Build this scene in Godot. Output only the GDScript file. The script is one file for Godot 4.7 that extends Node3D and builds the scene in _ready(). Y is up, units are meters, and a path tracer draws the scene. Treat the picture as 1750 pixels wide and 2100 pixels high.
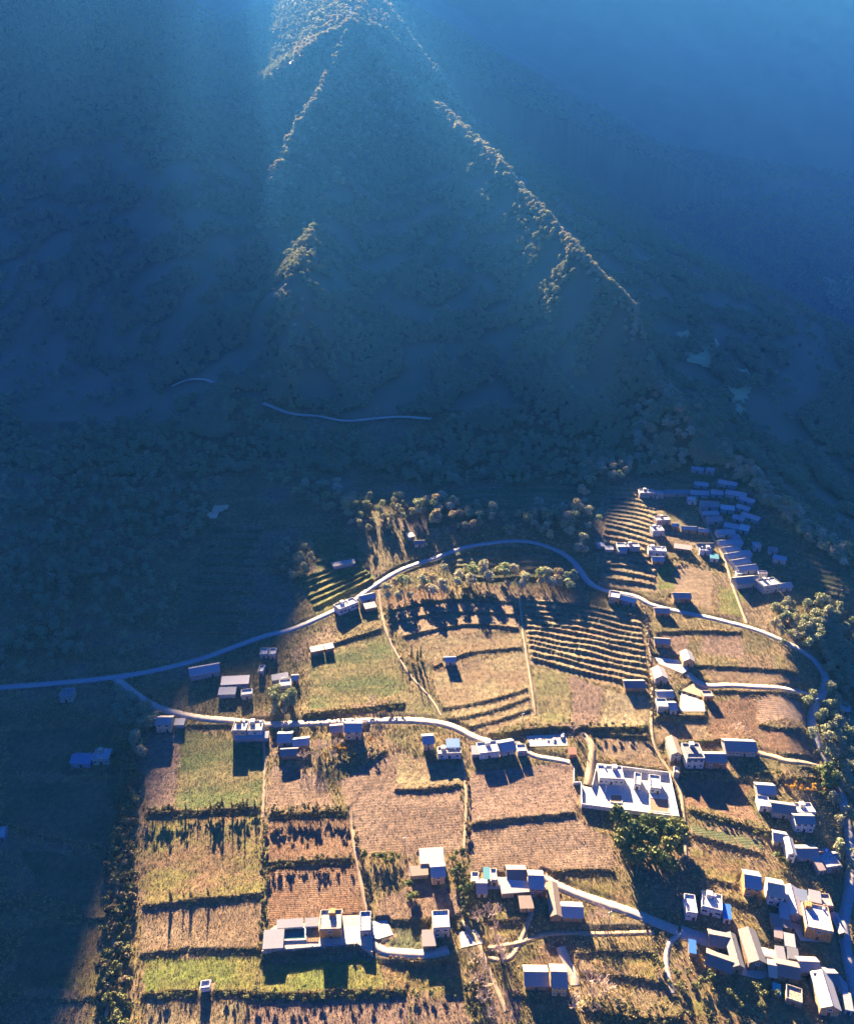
extends Node3D
# A mountain village on a sunlit shoulder of land, seen from the air; the mountains behind stand against the sun.

const SUN_AZ := -11.8      # degrees to the left of straight ahead (-z)
const SUN_EL := 21.0
var RIDGES := []
var RIM: PackedVector2Array
var noise_big := FastNoiseLite.new()
var noise_mid := FastNoiseLite.new()
var noise_fine := FastNoiseLite.new()
var rng := RandomNumberGenerator.new()
var sun_side := Vector2.ZERO
var sun_way := Vector2.ZERO

func setup_air() -> void:
	var cam := Camera3D.new()
	cam.name = "camera"
	cam.fov = 2.0 * rad_to_deg(atan(1050.0 / 1611.0))
	cam.near = 1.0
	cam.far = 6000.0
	cam.position = Vector3(0, 300, 0)
	cam.rotation_degrees = Vector3(-26, 0, 0)
	add_child(cam)
	cam.current = true
	var sky := ProceduralSkyMaterial.new()
	sky.sky_top_color = Color(0.0011, 0.0095, 0.066).linear_to_srgb()
	sky.sky_horizon_color = Color(0.0025, 0.0175, 0.093).linear_to_srgb()
	sky.sky_curve = 0.2
	sky.ground_bottom_color = Color(0.006, 0.01, 0.02).linear_to_srgb()
	sky.ground_horizon_color = Color(0.012, 0.03, 0.08).linear_to_srgb()
	sky.sun_angle_max = 1.0
	var env := Environment.new()
	env.background_mode = Environment.BG_SKY
	env.sky = Sky.new()
	env.sky.sky_material = sky
	env.tonemap_mode = Environment.TONE_MAPPER_LINEAR
	env.tonemap_exposure = 15.0
	env.fog_enabled = true
	env.fog_density = 0.00003
	env.fog_light_color = Color(0.055, 0.28, 0.76).linear_to_srgb()
	env.volumetric_fog_enabled = true
	env.volumetric_fog_density = 0.0
	env.sdfgi_enabled = true
	env.ssao_enabled = true
	env.ssil_enabled = true
	var world := WorldEnvironment.new()
	world.name = "air"
	world.environment = env
	add_child(world)
	var sun := DirectionalLight3D.new()
	sun.name = "sun"
	sun.light_color = Color(1.0, 0.88, 0.71)
	sun.light_energy = 1.6
	sun.light_angular_distance = 0.5
	sun.shadow_enabled = true
	sun.rotation_degrees = Vector3(-SUN_EL, 180.0 - SUN_AZ, 0)
	add_child(sun)

# ---------------------------------------------------------------- the lie of the land
func setup_land() -> void:
	var a := deg_to_rad(SUN_AZ)
	sun_way = Vector2(sin(a), -cos(a))
	sun_side = Vector2(cos(a), sin(a))
	noise_big.seed = 11; noise_big.frequency = 0.004; noise_big.fractal_octaves = 4
	noise_mid.seed = 12; noise_mid.frequency = 0.02; noise_mid.fractal_octaves = 3
	noise_fine.seed = 13; noise_fine.frequency = 0.13; noise_fine.fractal_octaves = 3
	# each ridge: slope, rounding, crest points
	RIDGES = [
		[0.43, 5.0, [Vector3(-416, 972, -3276), Vector3(-230, 729, -2434), Vector3(-131, 457, -1610), Vector3(-20, 354, -1486), Vector3(85, 260, -1193)]],
		[1.2, 4.0, [Vector3(85, 260, -1193), Vector3(132, 213, -1009), Vector3(167, 172, -861), Vector3(200, 141, -785), Vector3(214, 90, -732), Vector3(225, 68, -654)]],
		[1.1, 6.0, [Vector3(-131, 457, -1610), Vector3(-159, 343, -1350), Vector3(-181, 303, -1275), Vector3(-201, 243, -1152), Vector3(-197, 190, -1014)]],
		[0.5, 20.0, [Vector3(-784, 701, -1920), Vector3(-485, 442, -1460), Vector3(-345, 297, -1200), Vector3(-259, 190, -1014), Vector3(-203, 115, -867), Vector3(-171, 81, -756)]],
		[1.2, 5.0, [Vector3(-230, 729, -2434), Vector3(-123, 554, -2037), Vector3(-23, 426, -1691), Vector3(25, 374, -1533), Vector3(68, 303, -1437)]],
		[0.8, 4.0, [Vector3(-120, 253, -1140), Vector3(-128, 219, -1067), Vector3(-132, 196, -1004), Vector3(-136, 176, -904), Vector3(-137, 160, -832), Vector3(-136, 122, -792), Vector3(-134, 84, -740)]],
		[0.3, 8.0, [Vector3(-14, 34, -561), Vector3(21, 32, -541), Vector3(47, 33, -546), Vector3(69, 31, -531), Vector3(93, 33, -547), Vector3(123, 31, -535)]],
		[0.3, 8.0, [Vector3(-125, 40, -618), Vector3(-94, 36, -584), Vector3(-68, 34, -561), Vector3(-47, 33, -550)]],
		[0.55, 9.0, [Vector3(225, 79, -787), Vector3(238, 79, -732), Vector3(247, 69, -686), Vector3(264, 49, -627), Vector3(285, 33, -532), Vector3(297, 25, -477)]]]
	RIM = PackedVector2Array([Vector2(-100, -1800), Vector2(90, -1250), Vector2(238, -1000), Vector2(234, -800), Vector2(261, -701), Vector2(273, -634), Vector2(288, -537), Vector2(302, -474), Vector2(250, -430), Vector2(205, -375), Vector2(183, -300), Vector2(172, -250), Vector2(160, -190), Vector2(150, -60)])

func smax(a: float, b: float, k: float) -> float:
	var h := clampf(0.5 + 0.5 * (a - b) / k, 0.0, 1.0)
	return lerpf(b, a, h) + k * h * (1.0 - h)

func land(x: float, z: float) -> float:
	var p := Vector2(x, z)
	var flat := 0.10 * (-z - 300.0)
	if x > 100.0 or z < -800.0:
		var best := 1e9
		var side := 0.0
		for i in RIM.size() - 1:
			var q := Geometry2D.get_closest_point_to_segment(p, RIM[i], RIM[i + 1])
			var d := p.distance_squared_to(q)
			if d < best:
				best = d
				side = (RIM[i + 1] - RIM[i]).cross(p - RIM[i])
		if side < 0.0:
			flat -= 0.62 * (sqrt(best + 100.0) - 10.0)
	var h := flat
	if z < -380.0:
		var crest := 1e9
		for r in RIDGES:
			var best := 1e9
			var top := 0.0
			var c: Array = r[2]
			for i in c.size() - 1:
				var a := Vector2(c[i].x, c[i].z)
				var b := Vector2(c[i + 1].x, c[i + 1].z) - a
				var u := clampf((p - a).dot(b) / b.length_squared(), 0.0, 1.0)
				var d := p.distance_squared_to(a + b * u)
				if d < best:
					best = d
					top = lerpf(c[i].y, c[i + 1].y, u)
			var k: float = r[1]
			if r[1] < 8.0: crest = minf(crest, best)
			h = smax(h, top - r[0] * (sqrt(best + k * k) - k), 14.0)
		var s := p.dot(sun_side)
		var f := p.dot(sun_way)
		if f > 700.0:
			var wall := 905.0 + (95.0 * smoothstep(325.0, 345.0, s) + 58.0 * smoothstep(358.0, 375.0, s) + 57.0 * smoothstep(100.0, 22.0, s) + 54.0 * smoothstep(30.0, 12.0, s) + 16.0 * smoothstep(10.0, -8.0, s) + 60.0 * smoothstep(-87.0, -95.0, s)) * clampf(1.0 - (2900.0 - f) / 450.0, 0.0, 1.0)
			h = smax(h, wall - 0.62 * absf(3000.0 - f), 30.0)
		var rough := smoothstep(12.0, 140.0, h - 0.10 * (-z - 300.0)) + smoothstep(10.0, 200.0, 0.10 * (-z - 300.0) - h)
		if rough > 0.0:
			h += rough * smoothstep(30.0, 170.0, sqrt(crest)) * (noise_big.get_noise_2d(x, z) * 10.0 + noise_mid.get_noise_2d(x, z) * 3.5 - 4.0)
	return h

# ---------------------------------------------------------------- where things stand (metres east and north of the camera's foot)
var HOUSES := [
	["school_building", "long white school building with a row of windows at the back of the walled yard", "", 94.0, -303.4, 12.4, 9, 3.8, -4, "f", "white", "white", 5],
	["school_building", "small white school block in the middle of the walled yard", "", 107.0, -299.5, 3.2, 8, 3.2, -15, "f", "white", "white", 1],
	["school_building", "nearly square white school block at the right of the walled yard", "", 115.3, -297.5, 5.3, 9, 3.2, -11, "f", "white", "white", 2],
	["farmhouse", "grey-roofed farmhouse at the left end of the row below the lower road", "", -76.3, -327.1, 7.1, 8, 3.2, 3, "g", "lgray", "gray", 0],
	["farmhouse", "long low farmhouse with a pale back slope, second in the row below the lower road", "", -67.4, -324.5, 8.2, 6, 2.8, 9, "g", "lgray", "mud", 0],
	["shed", "dark tiled shed in front of the two low farmhouses at the row's left end", "", -72.6, -317.5, 8.5, 6, 2.8, 5, "g", "tile", "mud", 0],
	["farmhouse", "farmhouse with pinkish roof beside the lower road, left of the taller grey one", "", -49.3, -333.5, 6.3, 6, 3, 7, "g", "pink", "mud", 2],
	["farmhouse", "two-storey grey-roofed farmhouse right below the lower road", "", -39.9, -331.8, 8.7, 8, 5.6, -0, "g", "lgray", "cream", 5],
	["farmhouse", "cream house with a grey metal roof beside the blue-roofed shed", "", 0.5, -323.9, 5.5, 7, 5, 6, "g", "lgray", "cream", 2],
	["farmhouse", "low flat-roofed building in front of the bright blue roof", "", 11.7, -317.5, 12.1, 5, 3, 3, "f", "cream", "white", 3],
	["shed", "shed with the bright blue sheet-metal roof below the lower road", "", 13.8, -321.4, 6.6, 5, 4.2, 2, "s", "blue", "white", 0],
	["hut", "lone grey hut on the terraced field beside the tall thin cypresses", "", 14.0, -387.9, 6.1, 5, 3, 3, "g", "lgray", "gray", 1],
	["farmhouse", "left half of the shaded pair of farmhouses under the upper road", "shaded farmhouses between the roads", -99.5, -394.6, 4.6, 6, 3, 3, "f", "lgray", "gray", 1],
	["farmhouse", "right half of the shaded pair of farmhouses under the upper road", "shaded farmhouses between the roads", -94.1, -394.1, 3.9, 6, 3.4, 3, "f", "pewter", "gray", 1],
	["shed", "narrow upright shed in the shade below the shaded pair of farmhouses", "", -98.4, -379.6, 2.9, 6, 3, -0, "f", "lgray", "gray", 0],
	["farmhouse", "pale flat-roofed house in the shade at the left edge of the green field", "", -82.3, -366.6, 6.3, 6, 4, 9, "f", "white", "gray", 2],
	["shed", "long pale-edged shed behind the shaded flat-roofed house", "", -86.5, -373.5, 9.3, 4, 2.6, 17, "s", "lgray", "gray", 0],
	["shed", "small grey-roofed shed beside the shaded flat-roofed house", "", -77.6, -373.0, 3.4, 5, 3, 6, "g", "pewter", "gray", 0],
	["shed", "left of the two long low sheds at the top of the green field", "long sheds at the top of the green field", -67.7, -397.5, 7.7, 4, 2.6, 20, "s", "pink", "mud", 0],
	["shed", "right of the two long low sheds at the top of the green field", "long sheds at the top of the green field", -60.6, -399.7, 5.1, 4, 2.8, 21, "s", "white", "mud", 0],
	["hall", "long white-roofed hall on the bend of the lower road", "", 32.1, -318.9, 10.6, 8, 3.6, 9, "f", "white", "white", 0],
	["farmhouse", "grey-roofed wing joined to the long white-roofed hall", "", 42.0, -321.1, 7.8, 8, 3.4, 14, "g", "lgray", "white", 5],
	["shed", "small grey lean-to at the left end of the white-roofed hall", "", 25.2, -317.9, 3.1, 5, 2.8, -0, "s", "lgray", "gray", 0],
	["shed", "small white flat-roofed shed right of the white-roofed hall", "", 50.0, -319.3, 4.6, 5, 2.8, 4, "f", "white", "gray", 1],
	["shed", "small rust-red shed beside the dirt path above the school", "", 76.7, -317.6, 3.7, 4, 2.6, -0, "s", "rust", "brick", 0],
	["farmhouse", "grey gabled house right of the straight dirt path, above the smooth grey roof", "", 137.0, -374.8, 6.9, 9, 4, -0, "q", "lgray", "gray", 1],
	["farmhouse", "grey-roofed farmhouse right of the straight dirt path", "", 136.0, -358.8, 8.6, 6, 3.4, 2, "g", "pewter", "gray", 3],
	["barn", "tiled barn at the lower corner of the striped terraces", "", 120.5, -367.3, 11.5, 7, 3, -0, "g", "tile", "mud", 0],
	["farmhouse", "grey gabled house standing highest beside the white concrete yard", "", 157.3, -388.7, 6.4, 9, 4.4, -4, "q", "lgray", "tan", 0],
	["farmhouse", "white flat-roofed house with shaded front below the smooth grey roof", "", 131.8, -349.6, 5.6, 7, 4, -2, "f", "white", "gray", 2],
	["shed", "blue-grey roofed shed joined to the white flat-roofed house", "", 137.1, -348.3, 3.9, 7, 3.6, 2, "g", "pewter", "gray", 0],
	["hut", "small orange-walled hut under the bend of the white side road", "", 160.5, -359.0, 5.5, 5, 3, 2, "f", "pink", "orange", 1],
	["farmhouse", "tan gabled house with a long roof left of the white villa", "", 130.1, -318.5, 5.2, 12, 5, -2, "q", "tan", "gray", 1],
	["villa", "white two-storey villa with dark hipped eaves above the big field shadow", "", 138.5, -313.5, 9.0, 11, 6.4, -0, "h", "tile", "white", 6],
	["farmhouse", "broad grey-roofed farmhouse joined to the right of the white villa", "", 149.4, -311.5, 10.6, 7, 5, -1, "g", "gray", "brick", 4],
	["farmhouse", "long grey farmhouse behind the white villa at the end of a concrete lane", "", 165.5, -320.6, 15.7, 9, 4, -3, "g", "gray", "gray", 4],
	["hut", "tiny cream hut at the corner of the school wall", "", 128.3, -305.1, 2.8, 4, 2.8, -14, "f", "cream", "cream", 0],
	["farmhouse", "long grey farmhouse below the golden bushes on the right", "", 169.5, -293.7, 8.4, 7, 3.2, -5, "g", "lgray", "gray", 0],
	["farmhouse", "white flat-topped annex beside the broad grey roof on the right", "", 165.8, -285.6, 5.4, 7, 3, -6, "f", "white", "white", 0],
	["farmhouse", "grey-roofed farmhouse between the white annex and the white terrace", "", 173.7, -281.8, 10.5, 7, 4, -11, "g", "tile", "gray", 0],
	["farmhouse", "white terrace-roofed building behind the grey house with six windows", "", 184.7, -282.9, 9.1, 6, 3.2, 1, "f", "white", "white", 0],
	["farmhouse", "grey-white two-storey house with six windows facing the valley", "", 180.6, -274.5, 8.8, 6, 6, -2, "g", "gray", "white", 6],
	["farmhouse", "pale grey farmhouse joined to a tall gable on the right side", "", 166.1, -265.9, 5.5, 6, 3.2, -14, "g", "pewter", "gray", 0],
	["farmhouse", "tall narrow gabled house with one window in its end wall", "", 167.9, -259.0, 3.3, 9, 5.6, -11, "q", "lgray", "white", 1],
	["farmhouse", "long low grey farmhouse stretching right of the tall narrow gable", "", 176.0, -259.4, 9.7, 7, 3.4, 0, "g", "gray", "gray", 0],
	["farmhouse", "reddish-brown walled house at the right road, with cluttered roof terrace", "", 185.2, -256.9, 7.4, 10, 4, 10, "f", "lgray", "brick", 2],
	["shed", "tall narrow lean-to left of the reddish-brown walled house", "", 179.1, -255.0, 2.9, 10, 3.6, 7, "s", "pink", "gray", 0],
	["farmhouse", "left of the two tall orange-walled houses standing side by side", "twin two-storey houses", 144.1, -242.1, 6.3, 9, 6, -12, "g", "lgray", "orange", 4],
	["farmhouse", "right of two tall houses side by side, with white front and sandy roof", "twin two-storey houses", 153.1, -238.4, 6.2, 9, 6, -14, "g", "cream", "white", 5],
	["shed", "grey tin-roofed shed behind the big orange house", "", 154.0, -229.4, 3.2, 7, 3.4, -18, "s", "pewter", "gray", 0],
	["barn", "barn with one white and one dark roof slope left of the big orange house", "", 159.8, -234.2, 5.3, 14, 3.4, -11, "q", "white", "gray", 0],
	["house", "big orange flat-roofed house with three wide windows at the right edge", "", 165.7, -224.6, 10.4, 12, 6.4, -14, "f", "white", "orange", 3],
	["house", "white flat-roofed house at the left end of the pale row beside the lane", "", 114.3, -231.9, 4.5, 9, 4.4, -9, "f", "white", "white", 2],
	["house", "pale green-white flat-roofed house in the middle of the pale row", "", 123.9, -233.2, 8.3, 8, 4.4, -17, "f", "white", "white", 3],
	["shed", "small blue-sided shed at the right end of the pale row", "", 129.3, -229.0, 2.8, 6, 3.4, -13, "s", "blue", "white", 1],
	["farmhouse", "brown-tiled farmhouse closing the back of the old courtyard", "", 122.7, -217.5, 8.7, 7, 3.4, -12, "g", "brown", "mud", 0],
	["farmhouse", "brown-tiled farmhouse on the front side of the old courtyard", "", 119.4, -208.3, 9.8, 7, 3.4, -23, "g", "brown", "mud", 0],
	["farmhouse", "long gabled house running away from view, right of the old courtyard", "", 126.4, -211.9, 4.1, 14, 4.6, -5, "q", "tile", "mud", 1],
	["farmhouse", "second long gabled house running away from view, with a window low in its end", "", 134.5, -213.5, 6.4, 14, 5, -3, "q", "tile", "mud", 1],
	["hut", "small sunlit hut between the long gables and the brown roofs", "", 139.8, -205.6, 2.5, 7, 3, -12, "g", "cream", "mud", 0],
	["farmhouse", "brown-tiled farmhouse right of the small sunlit hut", "", 145.9, -205.3, 8.3, 7, 3.4, -13, "g", "brown", "mud", 0],
	["farmhouse", "pinkish-roofed farmhouse at the right end of the lowest brown-tiled row", "", 155.4, -207.2, 7.5, 6, 3.2, -3, "g", "pink", "mud", 0],
	["barn", "slate-roofed barn above the corner house at the bottom right", "", 160.0, -202.3, 8.9, 7, 3.4, -1, "g", "tile", "gray", 0],
	["house", "gabled corner house at the bottom right of the village", "", 157.1, -195.8, 6.9, 14, 5, -9, "q", "lgray", "tan", 1],
	["shed", "small blue-grey tin shed on the wide lane below the big orange house", "tin sheds on the wide lane", 145.8, -211.8, 3.1, 5, 2.8, -9, "s", "pewter", "gray", 0],
	["shed", "white-roofed shed standing on the wide lane below the big orange house", "", 151.8, -217.3, 3.7, 5, 2.6, -14, "s", "white", "white", 0],
	["shed", "row of brown-roofed pens left of the big orange house", "", 151.3, -225.2, 7.9, 5, 2.8, -6, "s", "brown", "mud", 0],
	["shed", "little shed under a blue tarpaulin left of the old courtyard", "", 110.3, -214.5, 2.5, 5, 2.4, -13, "s", "blue", "mud", 0],
	["shed", "second tin shed on the wide lane, right of the blue-grey one", "", 151.1, -211.9, 3.8, 4, 2.6, -13, "s", "gray", "gray", 0],
	["hut", "small white-topped hut at the left end of the farmyard below the big field", "", 21.6, -245.5, 3.2, 5, 3, -2, "f", "white", "cream", 0],
	["shed", "shed with a bright green roof edge behind the farmyard", "", 27.0, -247.5, 2.5, 5, 3, -0, "s", "teal", "white", 0],
	["hut", "white-topped hut right of the green-edged shed behind the farmyard", "", 30.0, -246.5, 2.7, 6, 3.4, -0, "f", "white", "cream", 0],
	["shed", "pale pink-roofed shed at the lower left of the farmyard", "", 24.3, -241.3, 4.2, 7, 3, -1, "g", "pink", "cream", 0],
	["farmhouse", "brown-roofed farmhouse at the back of the white farmyard", "", 40.2, -247.1, 8.1, 8, 4, -0, "g", "brown", "white", 0],
	["farmhouse", "long tan-walled building closing the front of the white farmyard", "", 38.7, -240.9, 11.9, 6, 3.4, 5, "s", "white", "tan", 0],
	["farmhouse", "two-storey grey-roofed house at the right of the white farmyard", "", 48.3, -242.2, 5.9, 9, 6, -2, "g", "lgray", "brick", 4],
	["barn", "long brown-tiled barn running away from view beside the farmyard", "", 55.4, -234.7, 4.6, 16, 3.6, -1, "q", "brown", "mud", 0],
	["barn", "grey-roofed barn right of the long brown-tiled barn", "", 62.6, -230.1, 8.5, 7, 3.2, -3, "g", "lgray", "mud", 0],
	["hut", "left of two small tan huts in the shadow below the farmyard", "tan huts below the farmyard", 41.6, -233.4, 2.5, 5, 2.8, 3, "s", "tan", "tan", 0],
	["hut", "right of two small tan huts in the shadow below the farmyard", "tan huts below the farmyard", 44.7, -233.5, 2.5, 5, 2.8, 3, "s", "tan", "tan", 0],
	["farmhouse", "pinkish-grey roofed farmhouse beside the yellow-walled house at the bottom", "", 43.7, -202.2, 9.0, 8, 3.6, -1, "g", "pink", "mud", 0],
	["farmhouse", "yellow-walled two-storey house with pink roof at the bottom centre", "", 52.4, -200.8, 5.6, 9, 6, -2, "g", "pink", "yellow", 6],
	["house", "orange-fronted flat-roofed house in the walled fish-pond compound", "", -40.7, -223.5, 9.0, 9, 6, 2, "f", "cream", "orange", 3],
	["house", "grey flat-roofed outbuilding at the right end of the fish-pond compound", "", -26.2, -224.5, 4.5, 9, 3.6, 3, "f", "lgray", "gray", 1],
	["shed", "corrugated grey shed at the left corner of the fish-pond compound", "", -64.0, -216.7, 7.9, 7, 3, 4, "s", "lgray", "gray", 0],
	["shed", "long tin-roofed pen behind the fish pond", "tin pens behind the fish pond", -58.5, -224.6, 10.6, 3, 2.4, 4, "s", "lgray", "white", 0],
	["shed", "short tin-roofed pen between the fish pond and the orange-fronted house", "tin pens behind the fish pond", -49.3, -225.0, 5.0, 3, 2.6, 3, "s", "pewter", "white", 0],
	["farmhouse", "white-topped cream house with four windows at the end of the curved drive", "", 5.9, -223.6, 6.9, 8, 5.6, 3, "f", "white", "cream", 4],
	["shed", "pinkish lean-to in front of the white-topped cream house", "", 0.8, -217.3, 5.2, 6, 2.8, 2, "s", "pink", "mud", 0],
	["shed", "shed with a ribbed white tin roof at the front edge of the ploughed field", "", 2.1, -255.9, 10.6, 7, 3.2, 4, "s", "white", "gray", 2],
	["farmhouse", "tan two-storey house in front of the ribbed white tin roof", "", 4.8, -247.5, 5.9, 7, 5.4, 5, "g", "lgray", "tan", 3],
	["shed", "low tan-walled shed left of the tan two-storey house", "", -3.8, -248.9, 8.1, 4, 2.6, 5, "s", "tan", "tan", 0],
	["tomb", "little white tomb on the edge of the lowest green field", "", -88.4, -199.4, 3.6, 3, 2, 6, "f", "white", "white", 0],
	["farmhouse", "cream house with four windows standing alone left of the green field", "", -143.3, -336.2, 7.8, 7, 5.6, -0, "g", "pink", "cream", 4],
	["farmhouse", "cream-fronted left half of the big house under the lower road", "", -101.0, -331.9, 7.6, 8, 5.8, -0, "f", "lgray", "cream", 4],
	["farmhouse", "sandy-topped right half of the big house under the lower road", "", -92.8, -332.6, 7.6, 8, 5.2, 2, "f", "cream", "white", 1],
	["shed", "grey lean-to along the front of the big house under the lower road", "", -94.5, -328.6, 17.6, 4, 2.6, 3, "s", "pewter", "gray", 0],
	["shed", "small lean-to right of the cream house that stands alone", "", -135.9, -337.8, 5.1, 4, 2.6, 2, "s", "lgray", "gray", 0],
	["farmhouse", "large grey-roofed farmhouse in the shade between the roads", "", -131.9, -378.2, 16.8, 8, 4, 17, "g", "pewter", "gray", 2],
	["farmhouse", "farmhouse with long white tin roof in the shade between the roads", "", -111.8, -369.2, 15.5, 6, 3.4, 5, "s", "white", "gray", 3],
	["shed", "small white-topped shed in the shade below the long white tin roof", "", -103.4, -360.2, 6.0, 5, 3, 11, "f", "white", "gray", 0],
	["shed", "low grey shed in the shade left of the small white-topped shed", "", -114.8, -361.3, 9.4, 5, 2.8, 3, "s", "pewter", "gray", 0],
	["farmhouse", "pale-fronted house in deep shade below the left end of the road", "", -205.7, -358.8, 7.0, 7, 4, 4, "f", "tile", "cream", 3],
	["farmhouse", "blue-roofed farmhouse in deep shade at the far left", "", -179.7, -312.6, 10.0, 7, 3.4, -1, "g", "blue2", "gray", 0],
	["farmhouse", "cream-fronted farmhouse in deep shade beside the blue-roofed one", "", -170.1, -314.5, 8.5, 7, 3.8, 4, "f", "pewter", "cream", 3],
	["farmhouse", "pale grey roof cut off by the left edge of the view", "", -201.4, -268.8, 2.5, 6, 3.2, 12, "g", "pewter", "gray", 0],
	["shed", "small white shed in deep shade beside the big dark tree", "", -167.6, -341.3, 3.6, 4, 2.6, 3, "s", "white", "gray", 0],
	["house", "long white house with a parapet beside the upper road", "", -53.3, -439.2, 14.7, 7, 4.2, 37, "f", "white", "white", 5],
	["farmhouse", "grey-roofed farmhouse right of the long white house by the upper road", "", -40.2, -448.6, 10.2, 6, 3, 24, "g", "lgray", "gray", 1],
	["shed", "small grey shed below the grey-roofed farmhouse by the upper road", "", -37.6, -439.5, 7.5, 5, 2.8, 20, "s", "lgray", "mud", 0],
	["shed", "pinkish strip-roofed shed on top of the yellow terraces", "", -58.9, -483.8, 15.6, 4, 2.6, 19, "s", "pink", "gray", 1],
	["shed", "lone shed in the dark fields above the upper road", "dark sheds above the upper road", -12.1, -514.4, 4.6, 5, 3, 26, "s", "pewter", "gray", 0],
	["shed", "dark shed just below the lone pale one above the upper road", "dark sheds above the upper road", -5.7, -506.6, 7.1, 5, 3, 7, "g", "tile", "gray", 0],
	["farmhouse", "long white-roofed farmhouse alone on the striped right-hand terraces", "", 145.9, -502.4, 16.1, 6, 3.2, -0, "f", "white", "gray", 0],
	["shed", "small annex in front of the long white-roofed farmhouse on the terraces", "", 140.8, -498.1, 6.2, 4, 2.6, 2, "s", "lgray", "gray", 0],
	["farmhouse", "white flat-roofed farmhouse right of the long one on the terraces", "", 166.6, -500.1, 12.5, 7, 3.8, -9, "f", "white", "white", 3],
	["shed", "first small pen left of the long white-roofed farmhouse", "pens on the right-hand terraces", 131.6, -499.5, 5.6, 4, 2.4, -0, "s", "lgray", "gray", 0],
	["shed", "farther small pen left of the long white-roofed farmhouse", "pens on the right-hand terraces", 126.4, -503.6, 5.4, 4, 2.4, -2, "s", "lgray", "gray", 0],
	["farmhouse", "bright white house at the top of the sunlit part of the upper village", "", 181.9, -544.4, 10.9, 7, 3.6, 6, "f", "white", "pink", 2],
	["farmhouse", "white house with bluish front below the bright white one", "", 173.5, -527.4, 8.7, 8, 4, 3, "f", "white", "blue2", 2],
	["shed", "first of three little grey roofs in a row below the yellow plot", "little grey roofs below the yellow plot", 190.0, -537.1, 4.6, 5, 3, -6, "g", "lgray", "mud", 0],
	["shed", "longest of three little grey roofs in a row below the yellow plot", "little grey roofs below the yellow plot", 199.4, -533.5, 10.7, 5, 3, -6, "g", "lgray", "mud", 0],
	["shed", "third of three little grey roofs in a row below the yellow plot", "little grey roofs below the yellow plot", 209.9, -530.6, 6.8, 5, 3, -14, "g", "lgray", "mud", 0],
	["farmhouse", "pinkish strip roof above the dark hedge of the upper village", "", 187.3, -506.5, 11.8, 5, 3, -17, "s", "pink", "mud", 0],
	["farmhouse", "white-fronted house left of the steep lane of the upper village", "", 203.0, -504.0, 8.0, 6, 3.4, -10, "f", "lgray", "white", 1],
	["farmhouse", "dark roof behind the white-fronted house left of the steep lane", "", 204.8, -509.4, 11.5, 6, 3.4, 1, "g", "tile", "gray", 0],
	["shed", "shed with turquoise roof left of the steep lane", "", 207.0, -495.4, 5.6, 5, 3, -11, "s", "teal", "white", 0],
	["farmhouse", "farmhouse beside the round dark tree below the right-hand terraces", "", 164.6, -489.8, 7.9, 6, 3, -5, "g", "lgray", "mud", 0],
	["farmhouse", "pink-roofed farmhouse beside the striped plot above the right road", "", 170.5, -449.3, 11.1, 7, 3.6, -2, "g", "pink", "mud", 2],
	["farmhouse", "tall grey-topped house at the road bend below the right-hand terraces", "", 125.2, -447.6, 6.9, 8, 4.6, -18, "f", "lgray", "tan", 2],
	["farmhouse", "long white roof beside the tall grey-topped house at the road bend", "", 134.4, -445.4, 9.1, 6, 3.4, -27, "g", "white", "gray", 2],
	["farmhouse", "reddish farmhouse just below the right road", "", 153.7, -434.5, 9.1, 6, 3, -3, "g", "pink", "mud", 0],
	["farmhouse", "pale pink farmhouse under the right road above the white yard", "", 146.1, -404.3, 8.8, 6, 3.2, -7, "g", "pink", "mud", 0],
	["shed", "grey shed behind the roof of the big orange house", "", 170.4, -236.4, 4.4, 5, 3, -16, "s", "lgray", "gray", 0],
	["shed", "blue-sided shed between the two-coloured barn and the big orange house", "", 164.9, -236.9, 3.9, 5, 3.2, -16, "s", "blue2", "white", 1],
	["shed", "pinkish flat shed at the back corner of the big orange house", "", 174.7, -235.4, 4.7, 6, 3, -6, "f", "pink", "mud", 0],
	["farmhouse", "narrow gable between the big orange house and the right road", "", 177.0, -226.5, 2.8, 9, 3.4, -1, "q", "lgray", "mud", 0],
	["shed", "small pinkish pen beside the wide lane", "", 148.3, -220.5, 2.9, 4, 2.4, -17, "s", "pink", "mud", 0],
	["shed", "sandy flat-roofed pen in the scrub at the bottom right", "", 144.9, -195.6, 5.8, 6, 3, -22, "f", "tan", "mud", 0],
	["shed", "turquoise shed roof in the scrub below the courtyard", "", 139.0, -197.8, 2.5, 4, 2.4, -20, "s", "teal", "mud", 0],
	["shed", "white tin shed at the lower right beside the road", "", 165.0, -192.9, 2.5, 6, 3.4, -14, "s", "white", "white", 0],
	["shed", "little dark roof right behind the reddish-brown walled house", "", 189.8, -260.3, 3.7, 5, 3, 9, "g", "gray", "gray", 0],
	["farmhouse", "shaded house at the left end of the top row of the upper village", "", 179.7, -585.5, 12.3, 7, 4, -2, "f", "lgray", "gray", 2],
	["farmhouse", "second shaded house from the left in the top row of the upper village", "", 189.7, -584.2, 6.2, 6, 4, -0, "f", "lgray", "gray", 1],
	["hall", "long teal-roofed hall in the top row of the shaded upper village", "", 204.7, -588.2, 19.6, 6, 3, -1, "g", "teal2", "gray", 0],
	["farmhouse", "grey roof right of the long teal hall in the shaded upper village", "", 222.5, -584.6, 14.2, 7, 3.4, -9, "g", "lgray", "gray", 0],
	["farmhouse", "second grey roof right of the long teal hall in the shaded upper village", "", 235.6, -581.7, 8.8, 7, 3.4, -17, "g", "lgray", "gray", 0],
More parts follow.
